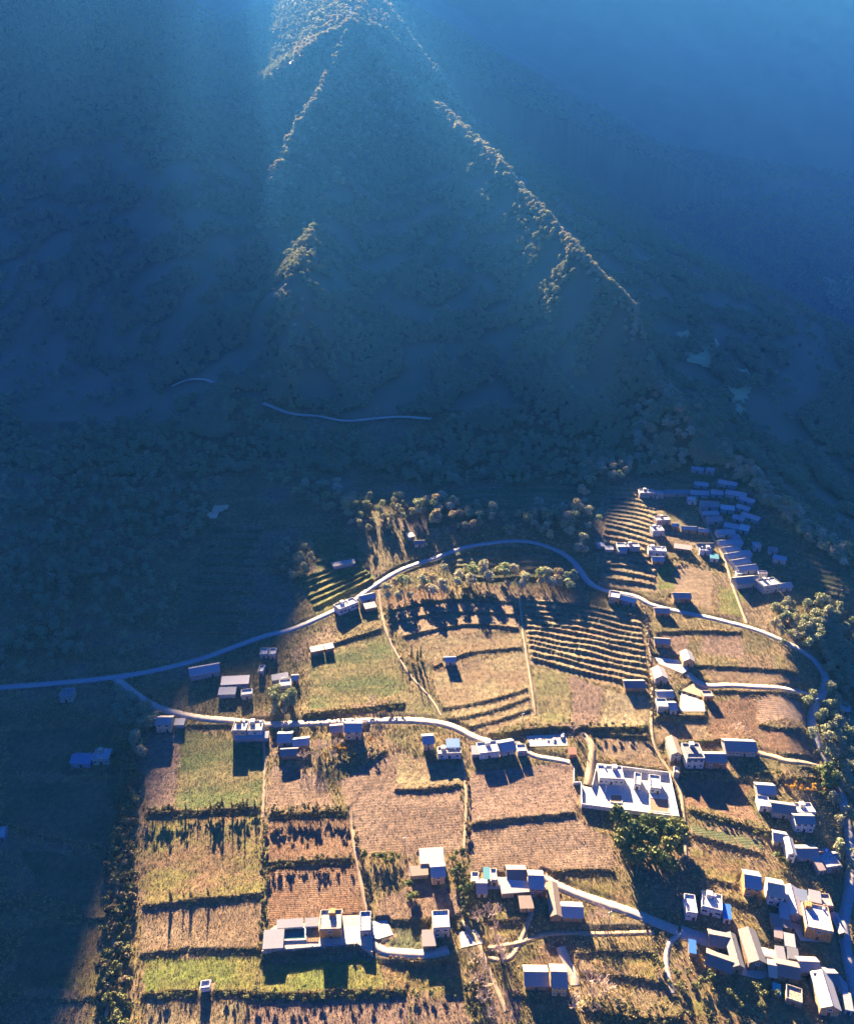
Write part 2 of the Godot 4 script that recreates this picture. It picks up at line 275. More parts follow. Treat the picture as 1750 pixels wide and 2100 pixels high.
	["farmhouse", "grey roof at the right end of the top row in the shaded upper village", "", 248.5, -574.7, 15.4, 7, 3.4, -28, "g", "lgray", "gray", 0],
	["farmhouse", "small white house catching the sun at the head of the steep lane", "", 213.9, -575.5, 6.1, 6, 3.6, -1, "f", "white", "white", 1],
	["farmhouse", "broad grey roof beside the head of the steep lane", "", 224.9, -566.1, 13.6, 8, 4, -9, "g", "gray", "stone", 0],
	["farmhouse", "bright white tin roof right of the broad grey roof", "", 237.0, -558.9, 10.1, 6, 3.4, -15, "s", "white", "gray", 0],
	["farmhouse", "pale grey roof below the broad grey roof by the steep lane", "", 222.1, -554.5, 12.4, 6, 3, 2, "g", "lgray", "gray", 0],
	["farmhouse", "pinkish gable where the steep lane enters the shade", "", 222.6, -545.9, 11.0, 7, 3.2, 6, "g", "pink", "gray", 0],
	["farmhouse", "grey roof right of the pinkish gable in the shaded upper village", "", 233.0, -535.9, 10.4, 7, 3.2, -26, "g", "lgray", "gray", 0],
	["shed", "bright tin-roofed shed at the right rim of the shaded houses", "", 241.2, -531.6, 6.5, 7, 3.2, -28, "s", "white", "gray", 0],
	["farmhouse", "slanting grey roof on the slope at the right rim, above the bright tin shed", "", 250.4, -544.6, 13.8, 6, 3, -43, "g", "lgray", "gray", 0],
	["farmhouse", "uppermost slanting roof at the right rim of the upper village", "", 254.3, -565.3, 11.9, 6, 3, -44, "g", "lgray", "gray", 0],
	["farmhouse", "second slanting roof from the top at the right rim", "", 248.9, -557.1, 9.7, 6, 3, -41, "g", "lgray", "gray", 0],
	["farmhouse", "small grey roof right of the lane, below the bright white tin roof", "", 241.7, -545.8, 8.1, 6, 3, -37, "g", "lgray", "gray", 0],
	["farmhouse", "topmost of the stacked long roofs right of the steep lane", "stacked long roofs right of the steep lane", 225.3, -527.8, 13.1, 7, 3.2, 4, "g", "lgray", "white", 0],
	["shed", "small pale roof right of the topmost stacked roof", "", 230.6, -521.8, 6.1, 5, 3, 18, "g", "pewter", "gray", 0],
	["farmhouse", "second from the top of the stacked long roofs right of the steep lane", "stacked long roofs right of the steep lane", 224.4, -513.9, 16.8, 7, 3.2, 7, "g", "lgray", "white", 0],
	["farmhouse", "third from the top of the stacked long roofs right of the steep lane", "stacked long roofs right of the steep lane", 222.6, -505.1, 11.5, 7, 3.2, 12, "g", "lgray", "white", 0],
	["farmhouse", "fourth from the top of the stacked long roofs right of the steep lane", "stacked long roofs right of the steep lane", 225.1, -498.3, 18.4, 7, 3.2, 17, "g", "lgray", "white", 0],
	["farmhouse", "fifth from the top of the stacked long roofs right of the steep lane", "stacked long roofs right of the steep lane", 223.7, -489.4, 13.0, 7, 3.2, 17, "g", "lgray", "white", 0],
	["farmhouse", "lowest of the stacked long roofs right of the steep lane", "stacked long roofs right of the steep lane", 225.3, -481.7, 14.2, 7, 3.2, 13, "g", "lgray", "white", 0],
	["hut", "tiny white hut at the foot of the stacked long roofs", "", 217.9, -475.5, 3.6, 4, 2.8, -0, "f", "white", "white", 0],
	["hut", "tiny pinkish hut right of the lowest stacked roof", "", 234.5, -476.0, 6.1, 4, 2.8, -3, "f", "pink", "white", 0],
	["farmhouse", "wide shaded house below the stacked roofs", "", 219.3, -466.5, 15.8, 9, 4, 10, "g", "gray", "stone", 2],
	["farmhouse", "two-storey shaded house right of the wide one below the stacked roofs", "", 232.9, -460.9, 13.2, 9, 5.6, 14, "f", "pewter", "stone", 4],
	["farmhouse", "grey annex right of the two-storey shaded house", "", 244.5, -461.2, 8.1, 6, 3.4, 12, "g", "lgray", "gray", 0],
	["farmhouse", "narrow shaded house among the terraces right of the stacked roofs", "", 242.1, -508.5, 5.1, 6, 4, -4, "f", "pewter", "stone", 0],
	["farmhouse", "shaded grey-roofed house in the middle of the right terraces", "", 251.5, -502.5, 5.5, 6, 3.4, -15, "g", "gray", "stone", 0],
	["shed", "long grey-white shed below the grey-roofed house on the right terraces", "", 252.6, -491.8, 8.6, 5, 3, -23, "s", "pewter", "stone", 0],
	["shed", "left long shed above the top row of the upper village", "sheds above the upper village", 229.6, -615.9, 10.0, 5, 3, -22, "s", "lgray", "gray", 0],
	["shed", "right short shed above the top row of the upper village", "sheds above the upper village", 238.9, -611.7, 6.6, 5, 3, -28, "s", "lgray", "gray", 0],
	["farmhouse", "small roof just behind the top row of the upper village", "", 227.5, -596.6, 10.4, 6, 3.2, -18, "g", "lgray", "gray", 0],
	["farmhouse", "long roof behind the right end of the top row of the upper village", "", 246.7, -590.2, 14.3, 6, 3.2, -29, "g", "lgray", "gray", 0],
	["farmhouse", "white roof at the clearing on the wooded hill", "roofs on the wooded hill", 241.2, -640.5, 6.9, 6, 3, -12, "f", "white", "white", 0],
	["farmhouse", "long white roof below the crown of the wooded hill", "roofs on the wooded hill", 207.3, -648.3, 12.4, 5, 3, -46, "s", "white", "white", 0],
	["shed", "grey shed in the shade outside the right-hand bend of the road", "", 246.6, -367.2, 4.9, 6, 3.2, -5, "g", "pewter", "gray", 0]]
var FIELDS := [
	["rough", "rose", 0, PackedVector2Array([Vector2(-153.6, -334.0), Vector2(-135.4, -331.9), Vector2(-125.7, -283.8), Vector2(-137.8, -283.8)])],
	["crop", "green", 0, PackedVector2Array([Vector2(-134.3, -334.0), Vector2(-88.7, -329.8), Vector2(-81.7, -283.8), Vector2(-124.3, -283.8)])],
	["plough", "brown", 0, PackedVector2Array([Vector2(-81.8, -312.3), Vector2(-54.0, -303.9), Vector2(-46.5, -285.3), Vector2(-78.9, -285.3)])],
	["plough", "brown", 3, PackedVector2Array([Vector2(-46.2, -301.4), Vector2(-18.4, -318.8), Vector2(-15.5, -294.8), Vector2(17.3, -296.9), Vector2(17.1, -260.3), Vector2(-31.8, -259.3), Vector2(-39.3, -285.3)])],
	["plough", "straw", 0, PackedVector2Array([Vector2(-18.0, -321.1), Vector2(17.6, -310.1), Vector2(18.6, -299.0), Vector2(-15.1, -296.0)])],
	["plough", "rose", 4, PackedVector2Array([Vector2(22.0, -307.0), Vector2(76.1, -313.3), Vector2(73.4, -281.6), Vector2(20.5, -275.5)])],
	["plough", "brown", 3, PackedVector2Array([Vector2(20.5, -273.9), Vector2(72.6, -279.4), Vector2(87.3, -267.0), Vector2(85.5, -251.4), Vector2(19.3, -249.4)])],
	["rough", "gold", 4, PackedVector2Array([Vector2(-135.4, -278.3), Vector2(-81.3, -281.6), Vector2(-73.3, -240.5), Vector2(-124.1, -234.8)])],
	["rough", "tan", 2, PackedVector2Array([Vector2(-124.5, -231.9), Vector2(-73.1, -237.0), Vector2(-69.3, -215.7), Vector2(-119.6, -213.3)])],
	["crop", "ygreen", 2, PackedVector2Array([Vector2(-116.9, -211.3), Vector2(-68.7, -212.9), Vector2(-69.3, -198.6), Vector2(-113.3, -197.1)])],
	["rough", "rust", 3, PackedVector2Array([Vector2(-78.3, -277.7), Vector2(-37.4, -279.4), Vector2(-32.4, -257.3), Vector2(-74.1, -255.3)])],
	["plough", "rust", 2, PackedVector2Array([Vector2(-73.2, -252.8), Vector2(-31.5, -254.8), Vector2(-25.7, -231.0), Vector2(-68.6, -226.0)])],
	["rough", "brown", 0, PackedVector2Array([Vector2(-23.0, -235.9), Vector2(-3.3, -247.5), Vector2(9.4, -244.0), Vector2(15.2, -239.3), Vector2(15.9, -229.2), Vector2(-22.1, -227.1)])],
	["crop", "greygreen", 0, PackedVector2Array([Vector2(-20.7, -225.3), Vector2(1.9, -226.6), Vector2(5.1, -215.7), Vector2(-14.9, -214.5)])],
	["crop", "ygreen", 2, PackedVector2Array([Vector2(-67.2, -208.9), Vector2(-37.3, -210.9), Vector2(-19.6, -211.3), Vector2(-18.2, -199.0), Vector2(-67.1, -197.1)])],
	["rough", "gold", 0, PackedVector2Array([Vector2(-16.7, -209.5), Vector2(12.1, -210.5), Vector2(13.9, -199.0), Vector2(-16.6, -198.6)])],
	["rough", "rose", 2, PackedVector2Array([Vector2(-68.6, -194.9), Vector2(-8.3, -196.0), Vector2(-7.3, -182.9), Vector2(-68.2, -182.9)])],
	["rough", "brown", 0, PackedVector2Array([Vector2(-6.4, -196.0), Vector2(14.6, -196.8), Vector2(16.3, -182.9), Vector2(-6.2, -182.9)])],
	["rough", "straw", 0, PackedVector2Array([Vector2(-111.2, -195.3), Vector2(-71.6, -195.3), Vector2(-71.6, -182.9), Vector2(-109.3, -182.9)])],
	["crop", "gold", 0, PackedVector2Array([Vector2(-144.9, -227.1), Vector2(-136.8, -227.9), Vector2(-127.0, -197.1), Vector2(-140.2, -195.3)])],
	["rough", "dgreen", 8, PackedVector2Array([Vector2(-213.5, -301.4), Vector2(-159.2, -300.2), Vector2(-145.4, -262.3), Vector2(-206.5, -275.5)])],
	["rough", "dgreen", 12, PackedVector2Array([Vector2(-191.2, -262.3), Vector2(-144.9, -257.3), Vector2(-137.4, -229.2), Vector2(-172.8, -240.5)])],
	["rough", "dgreen", 10, PackedVector2Array([Vector2(-170.5, -224.9), Vector2(-145.8, -226.0), Vector2(-142.6, -199.0), Vector2(-167.9, -200.9)])],
	["rough", "dgreen", 0, PackedVector2Array([Vector2(-231.0, -334.0), Vector2(-174.7, -341.1), Vector2(-160.6, -304.5), Vector2(-216.3, -307.6)])],
	["crop", "green", 5, PackedVector2Array([Vector2(-70.8, -398.8), Vector2(-53.3, -404.7), Vector2(-26.4, -415.7), Vector2(-11.1, -366.6), Vector2(-32.0, -355.8), Vector2(-68.0, -349.8)])],
	["plough", "straw", 6, PackedVector2Array([Vector2(3.8, -381.2), Vector2(61.2, -399.3), Vector2(59.7, -344.7), Vector2(31.9, -331.9), Vector2(15.0, -344.7), Vector2(3.1, -367.4)])],
	["rough", "straw", 6, PackedVector2Array([Vector2(-15.1, -412.0), Vector2(58.1, -416.7), Vector2(60.6, -402.0), Vector2(7.4, -385.4), Vector2(-9.9, -395.7)])],
	["terrace", "straw", -6, PackedVector2Array([Vector2(60.8, -450.2), Vector2(102.6, -444.8), Vector2(140.1, -432.0), Vector2(128.8, -361.9), Vector2(104.4, -369.8), Vector2(61.8, -388.0)])],
	["rough", "olive", 0, PackedVector2Array([Vector2(63.3, -385.4), Vector2(83.9, -379.6), Vector2(79.2, -340.3), Vector2(60.8, -339.6)])],
	["rough", "rose", 0, PackedVector2Array([Vector2(84.6, -378.7), Vector2(102.4, -366.6), Vector2(93.2, -336.8), Vector2(80.0, -340.3)])],
	["rough", "pale", 0, PackedVector2Array([Vector2(103.4, -365.8), Vector2(127.7, -359.6), Vector2(122.4, -337.5), Vector2(94.3, -336.8)])],
	["plough", "tan", -4, PackedVector2Array([Vector2(90.6, -331.2), Vector2(119.5, -325.8), Vector2(121.2, -309.5), Vector2(93.3, -317.8)])],
	["rough", "tan", 0, PackedVector2Array([Vector2(127.2, -339.6), Vector2(154.3, -341.8), Vector2(151.9, -328.5), Vector2(123.7, -325.8)])],
	["rough", "rust", 0, PackedVector2Array([Vector2(160.2, -355.8), Vector2(188.3, -360.4), Vector2(179.4, -327.8), Vector2(153.0, -327.1)])],
	["rows", "rose", -3, PackedVector2Array([Vector2(189.2, -358.8), Vector2(216.6, -361.8), Vector2(215.3, -347.0), Vector2(182.3, -339.6)])],
	["plough", "rust", -3, PackedVector2Array([Vector2(182.6, -336.1), Vector2(209.8, -338.3), Vector2(208.7, -320.6), Vector2(177.2, -321.1)])],
	["plough", "rust", -6, PackedVector2Array([Vector2(131.3, -303.9), Vector2(165.0, -299.6), Vector2(158.0, -289.6), Vector2(161.7, -275.5), Vector2(127.5, -286.7)])],
	["rows", "dgreen", -6, PackedVector2Array([Vector2(126.7, -275.5), Vector2(159.0, -267.0), Vector2(156.7, -261.8), Vector2(126.8, -269.1)])],
	["rough", "gold", -4, PackedVector2Array([Vector2(123.0, -262.3), Vector2(147.3, -255.8), Vector2(141.7, -244.7), Vector2(119.4, -247.5)])],
	["rough", "gold", -4, PackedVector2Array([Vector2(60.8, -247.5), Vector2(90.7, -242.8), Vector2(97.2, -233.2), Vector2(82.8, -235.9)])],
	["terrace", "straw", -2, PackedVector2Array([Vector2(152.1, -603.4), Vector2(173.5, -600.1), Vector2(188.3, -587.3), Vector2(156.2, -456.1), Vector2(117.7, -463.6), Vector2(127.5, -542.8)])],
	["crop", "ygreen", 0, PackedVector2Array([Vector2(157.6, -481.4), Vector2(177.1, -492.1), Vector2(169.2, -462.3), Vector2(150.2, -459.0)])],
	["rows", "tan", 0, PackedVector2Array([Vector2(177.8, -492.2), Vector2(202.1, -481.7), Vector2(188.4, -441.8), Vector2(163.1, -444.1)])],
	["crop", "ygreen", 0, PackedVector2Array([Vector2(201.2, -465.8), Vector2(214.8, -460.3), Vector2(207.4, -431.2), Vector2(192.0, -436.7)])],
	["terrace", "dgreen", 0, PackedVector2Array([Vector2(-165.0, -539.4), Vector2(-124.7, -533.3), Vector2(-134.8, -477.1), Vector2(-117.3, -404.7), Vector2(-157.5, -404.7), Vector2(-165.8, -449.6), Vector2(-168.9, -500.9)])],
	["rough", "dusk", 0, PackedVector2Array([Vector2(-131.1, -475.9), Vector2(-94.8, -480.6), Vector2(-85.7, -422.4), Vector2(-117.6, -409.2)])],
	["terrace", "ygreen", 8, PackedVector2Array([Vector2(-91.1, -473.9), Vector2(-48.9, -491.0), Vector2(-34.9, -469.3), Vector2(-71.9, -433.2)])],
	["terrace", "green", 4, PackedVector2Array([Vector2(-87.0, -524.9), Vector2(-64.1, -524.6), Vector2(-43.9, -495.0), Vector2(-78.4, -482.1)])],
	["rough", "rust", 5, PackedVector2Array([Vector2(-30.7, -453.2), Vector2(8.5, -471.1), Vector2(14.1, -449.8), Vector2(-22.6, -439.2)])],
	["terrace", "dgreen", 0, PackedVector2Array([Vector2(1.8, -494.2), Vector2(51.6, -504.1), Vector2(97.3, -499.6), Vector2(108.4, -467.8), Vector2(62.0, -463.0), Vector2(25.3, -467.9)])],
	["terrace", "tan", 0, PackedVector2Array([Vector2(-24.1, -437.2), Vector2(14.7, -447.8), Vector2(59.4, -450.2), Vector2(59.7, -419.5), Vector2(-17.0, -412.5)])],
	["terrace", "dgreen", -6, PackedVector2Array([Vector2(257.1, -540.1), Vector2(287.6, -491.8), Vector2(290.7, -467.5), Vector2(278.0, -443.4), Vector2(229.5, -465.8)])],
	["terrace", "dgreen", 0, PackedVector2Array([Vector2(6.1, -593.2), Vector2(71.4, -600.0), Vector2(125.9, -596.0), Vector2(117.7, -539.0), Vector2(46.5, -536.9), Vector2(-1.8, -525.8)])],
	["terrace", "dgreen", 0, PackedVector2Array([Vector2(196.7, -648.8), Vector2(258.0, -615.7), Vector2(262.0, -590.5), Vector2(190.8, -621.0)])],
	["rough", "gold", 0, PackedVector2Array([Vector2(80.9, -212.1), Vector2(94.1, -212.1), Vector2(93.1, -203.9), Vector2(80.4, -204.7)])],
	["rough", "straw", 0, PackedVector2Array([Vector2(81.1, -199.0), Vector2(91.3, -199.0), Vector2(90.8, -189.5), Vector2(80.0, -189.9)])],
	["rough", "brown", 0, PackedVector2Array([Vector2(26.5, -200.9), Vector2(37.3, -198.6), Vector2(35.0, -187.8), Vector2(23.7, -187.8)])],
	["rough", "gold", -10, PackedVector2Array([Vector2(101.6, -198.2), Vector2(122.7, -189.2), Vector2(116.8, -182.9), Vector2(93.6, -182.9)])],
	["rough", "rose", 0, PackedVector2Array([Vector2(146.6, -414.8), Vector2(165.9, -412.9), Vector2(157.7, -396.6), Vector2(141.5, -394.4)])],
	["rough", "rose", 0, PackedVector2Array([Vector2(175.1, -414.8), Vector2(198.9, -412.0), Vector2(194.0, -394.0), Vector2(167.3, -396.6)])],
	["rough", "tan", -2, PackedVector2Array([Vector2(165.5, -382.9), Vector2(223.6, -379.9), Vector2(207.7, -370.3), Vector2(168.1, -372.2)])],
	["crop", "gold", 0, PackedVector2Array([Vector2(26.1, -224.9), Vector2(45.9, -233.2), Vector2(51.8, -229.2), Vector2(26.8, -219.7)])],
	["rough", "straw", 0, PackedVector2Array([Vector2(60.3, -229.7), Vector2(87.6, -228.4), Vector2(96.1, -224.5), Vector2(60.5, -223.6)])],
	["rough", "gold", -6, PackedVector2Array([Vector2(188.7, -460.2), Vector2(196.8, -458.1), Vector2(190.8, -439.2), Vector2(183.0, -441.3)])],
	["rough", "olive", 0, PackedVector2Array([Vector2(200.5, -561.5), Vector2(213.9, -557.1), Vector2(206.9, -533.3), Vector2(192.7, -538.5)])],
	["rough", "tan", 0, PackedVector2Array([Vector2(42.5, -212.1), Vector2(58.0, -214.5), Vector2(57.5, -204.7), Vector2(42.9, -206.6)])],
	["rough", "olive", 0, PackedVector2Array([Vector2(-15.5, -363.5), Vector2(1.4, -363.5), Vector2(14.9, -341.8), Vector2(-12.3, -344.7)])]]
var BANKS := [
	[1.6, PackedVector2Array([Vector2(-137.2, -280.5), Vector2(-113.6, -281.6), Vector2(-81.7, -283.8)])],
	[1.4, PackedVector2Array([Vector2(-124.1, -233.2), Vector2(-102.1, -235.9), Vector2(-72.6, -239.1)])],
	[1.2, PackedVector2Array([Vector2(-119.4, -212.1), Vector2(-96.7, -214.5), Vector2(-68.6, -214.5)])],
	[1.3, PackedVector2Array([Vector2(-113.4, -196.0), Vector2(-92.5, -197.7), Vector2(-68.9, -196.8)])],
	[1.8, PackedVector2Array([Vector2(-68.8, -196.0), Vector2(-45.6, -196.8), Vector2(-18.5, -197.9), Vector2(-8.4, -197.1)])],
	[1.5, PackedVector2Array([Vector2(-73.9, -253.8), Vector2(-52.9, -254.8), Vector2(-31.6, -256.3)])],
	[1.3, PackedVector2Array([Vector2(-77.8, -279.4), Vector2(-56.1, -280.8), Vector2(-37.6, -281.6)])],
	[1.3, PackedVector2Array([Vector2(-16.0, -294.2), Vector2(1.2, -295.1), Vector2(18.1, -297.8)])],
	[1.4, PackedVector2Array([Vector2(20.0, -274.4), Vector2(43.9, -277.7), Vector2(72.8, -280.8)])],
	[1.3, PackedVector2Array([Vector2(52.1, -248.5), Vector2(67.9, -250.4), Vector2(85.6, -249.9)])],
	[1.4, PackedVector2Array([Vector2(-47.1, -310.1), Vector2(-29.4, -313.3), Vector2(-21.5, -319.8)])],
	[1, PackedVector2Array([Vector2(4.4, -383.7), Vector2(25.5, -395.7), Vector2(59.0, -401.1)])],
	[0.9, PackedVector2Array([Vector2(5.5, -349.4), Vector2(34.8, -355.8), Vector2(58.7, -365.4)])],
	[0.9, PackedVector2Array([Vector2(10.8, -341.1), Vector2(37.1, -348.3), Vector2(59.4, -358.8)])],
	[0.9, PackedVector2Array([Vector2(18.7, -334.7), Vector2(39.3, -341.1), Vector2(59.8, -350.2)])],
	[2.2, PackedVector2Array([Vector2(34.4, -329.2), Vector2(57.4, -334.0), Vector2(81.7, -335.7), Vector2(97.5, -334.0), Vector2(121.8, -335.4)])],
	[1.2, PackedVector2Array([Vector2(90.8, -332.6), Vector2(107.3, -329.8), Vector2(121.0, -329.8)])],
	[2.4, PackedVector2Array([Vector2(127.6, -342.5), Vector2(142.8, -343.2), Vector2(155.5, -343.2)])],
	[1.6, PackedVector2Array([Vector2(123.2, -323.8), Vector2(151.0, -325.8), Vector2(175.2, -327.1)])],
	[1.2, PackedVector2Array([Vector2(162.8, -364.3), Vector2(190.5, -362.7), Vector2(218.4, -366.0)])],
	[1.1, PackedVector2Array([Vector2(182.3, -338.2), Vector2(194.2, -335.4), Vector2(210.8, -339.4)])],
	[1.3, PackedVector2Array([Vector2(131.1, -305.1), Vector2(156.3, -302.0), Vector2(180.6, -300.2), Vector2(205.5, -308.1)])],
	[1.8, PackedVector2Array([Vector2(126.1, -283.3), Vector2(147.5, -275.5), Vector2(167.8, -267.0), Vector2(177.6, -262.5)])],
	[1.3, PackedVector2Array([Vector2(122.3, -269.6), Vector2(139.1, -264.1), Vector2(155.9, -258.5)])],
	[1.4, PackedVector2Array([Vector2(-71.9, -397.5), Vector2(-53.5, -406.5), Vector2(-28.1, -418.6)])],
	[1.6, PackedVector2Array([Vector2(-69.5, -344.7), Vector2(-48.1, -348.3), Vector2(-12.5, -353.1)])],
	[1.3, PackedVector2Array([Vector2(-22.0, -225.8), Vector2(-5.2, -226.4), Vector2(14.8, -227.9)])],
	[2.4, PackedVector2Array([Vector2(-16.2, -212.1), Vector2(-1.0, -209.5), Vector2(12.1, -211.3)])],
	[1.1, PackedVector2Array([Vector2(118.6, -247.0), Vector2(128.8, -245.6), Vector2(138.7, -242.3)])],
	[1.4, PackedVector2Array([Vector2(26.3, -226.6), Vector2(43.1, -227.1), Vector2(59.2, -229.2)])],
	[1, PackedVector2Array([Vector2(59.3, -222.8), Vector2(78.1, -223.2), Vector2(98.0, -223.9)])],
	[1.4, PackedVector2Array([Vector2(60.5, -204.7), Vector2(82.0, -203.1), Vector2(100.5, -198.6)])],
	[1.2, PackedVector2Array([Vector2(61.8, -212.5), Vector2(78.2, -213.5), Vector2(94.3, -212.9)])],
	[1.6, PackedVector2Array([Vector2(60.3, -191.7), Vector2(78.6, -187.8), Vector2(99.3, -187.1)])],
	[1, PackedVector2Array([Vector2(-206.5, -275.5), Vector2(-179.6, -267.5), Vector2(-145.0, -261.1)])],
	[1.2, PackedVector2Array([Vector2(-189.7, -239.3), Vector2(-159.6, -229.2), Vector2(-134.6, -227.1)])],
	[1, PackedVector2Array([Vector2(-170.1, -197.1), Vector2(-147.6, -194.4), Vector2(-124.1, -196.2)])],
	[1.2, PackedVector2Array([Vector2(-24.1, -436.7), Vector2(11.4, -447.3), Vector2(59.5, -444.3)])],
	[1.2, PackedVector2Array([Vector2(-23.7, -425.3), Vector2(17.6, -435.5), Vector2(59.6, -431.8)])],
	[1.3, PackedVector2Array([Vector2(-14.5, -411.1), Vector2(23.5, -422.4), Vector2(59.0, -419.0)])],
	[1.2, PackedVector2Array([Vector2(145.7, -414.8), Vector2(172.6, -416.7), Vector2(199.9, -414.8)])],
	[1.3, PackedVector2Array([Vector2(138.0, -390.1), Vector2(166.0, -384.6), Vector2(223.8, -380.6)])],
	[2.6, PackedVector2Array([Vector2(-66.8, -212.5), Vector2(-35.6, -214.1), Vector2(-23.5, -215.5)])],
	[1.2, PackedVector2Array([Vector2(-141.4, -338.2), Vector2(-114.3, -337.5), Vector2(-85.6, -342.8)])],
	[1.5, PackedVector2Array([Vector2(120.7, -240.5), Vector2(134.4, -235.9), Vector2(145.6, -231.4)])],
	[1.2, PackedVector2Array([Vector2(34.0, -197.1), Vector2(43.5, -195.3), Vector2(59.0, -195.3)])]]
var STAIRS := [
	[PackedVector2Array([Vector2(60.5, -447.2), Vector2(102.2, -442.3), Vector2(139.0, -430.1)]), PackedVector2Array([Vector2(62.2, -388.8), Vector2(93.9, -375.0), Vector2(128.6, -363.5)]), 12, 1.3],
	[PackedVector2Array([Vector2(152.5, -596.9), Vector2(172.4, -595.3), Vector2(187.1, -585.8)]), PackedVector2Array([Vector2(117.4, -465.6), Vector2(138.7, -461.2), Vector2(155.4, -458.2)]), 18, 1.1],
	[PackedVector2Array([Vector2(-162.8, -536.0), Vector2(-143.6, -534.2), Vector2(-124.4, -531.4)]), PackedVector2Array([Vector2(-157.3, -406.5), Vector2(-135.7, -405.6), Vector2(-117.4, -405.6)]), 12, 1.5],
	[PackedVector2Array([Vector2(-88.5, -472.8), Vector2(-67.3, -482.4), Vector2(-48.8, -488.9)]), PackedVector2Array([Vector2(-72.2, -435.2), Vector2(-52.7, -452.2), Vector2(-35.5, -467.8)]), 6, 1.4],
	[PackedVector2Array([Vector2(-85.9, -521.9), Vector2(-75.0, -522.5), Vector2(-63.9, -522.4)]), PackedVector2Array([Vector2(-77.9, -483.6), Vector2(-60.9, -487.8), Vector2(-44.6, -495.0)]), 5, 0.9],
	[PackedVector2Array([Vector2(5.2, -492.0), Vector2(51.4, -500.8), Vector2(96.9, -496.9)]), PackedVector2Array([Vector2(27.1, -469.0), Vector2(62.1, -464.0), Vector2(106.5, -468.9)]), 5, 1],
	[PackedVector2Array([Vector2(255.6, -535.8), Vector2(274.2, -509.2), Vector2(286.6, -489.4)]), PackedVector2Array([Vector2(231.0, -468.0), Vector2(257.0, -455.7), Vector2(280.0, -444.3)]), 9, 0.9],
	[PackedVector2Array([Vector2(10.0, -586.8), Vector2(71.0, -595.6), Vector2(124.0, -591.7)]), PackedVector2Array([Vector2(0.4, -527.5), Vector2(46.6, -538.1), Vector2(117.2, -540.7)]), 5, 0.9],
	[PackedVector2Array([Vector2(199.5, -643.0), Vector2(229.2, -629.2), Vector2(257.1, -612.8)]), PackedVector2Array([Vector2(193.1, -621.8), Vector2(228.6, -608.8), Vector2(261.5, -591.4)]), 4, 0.9]]
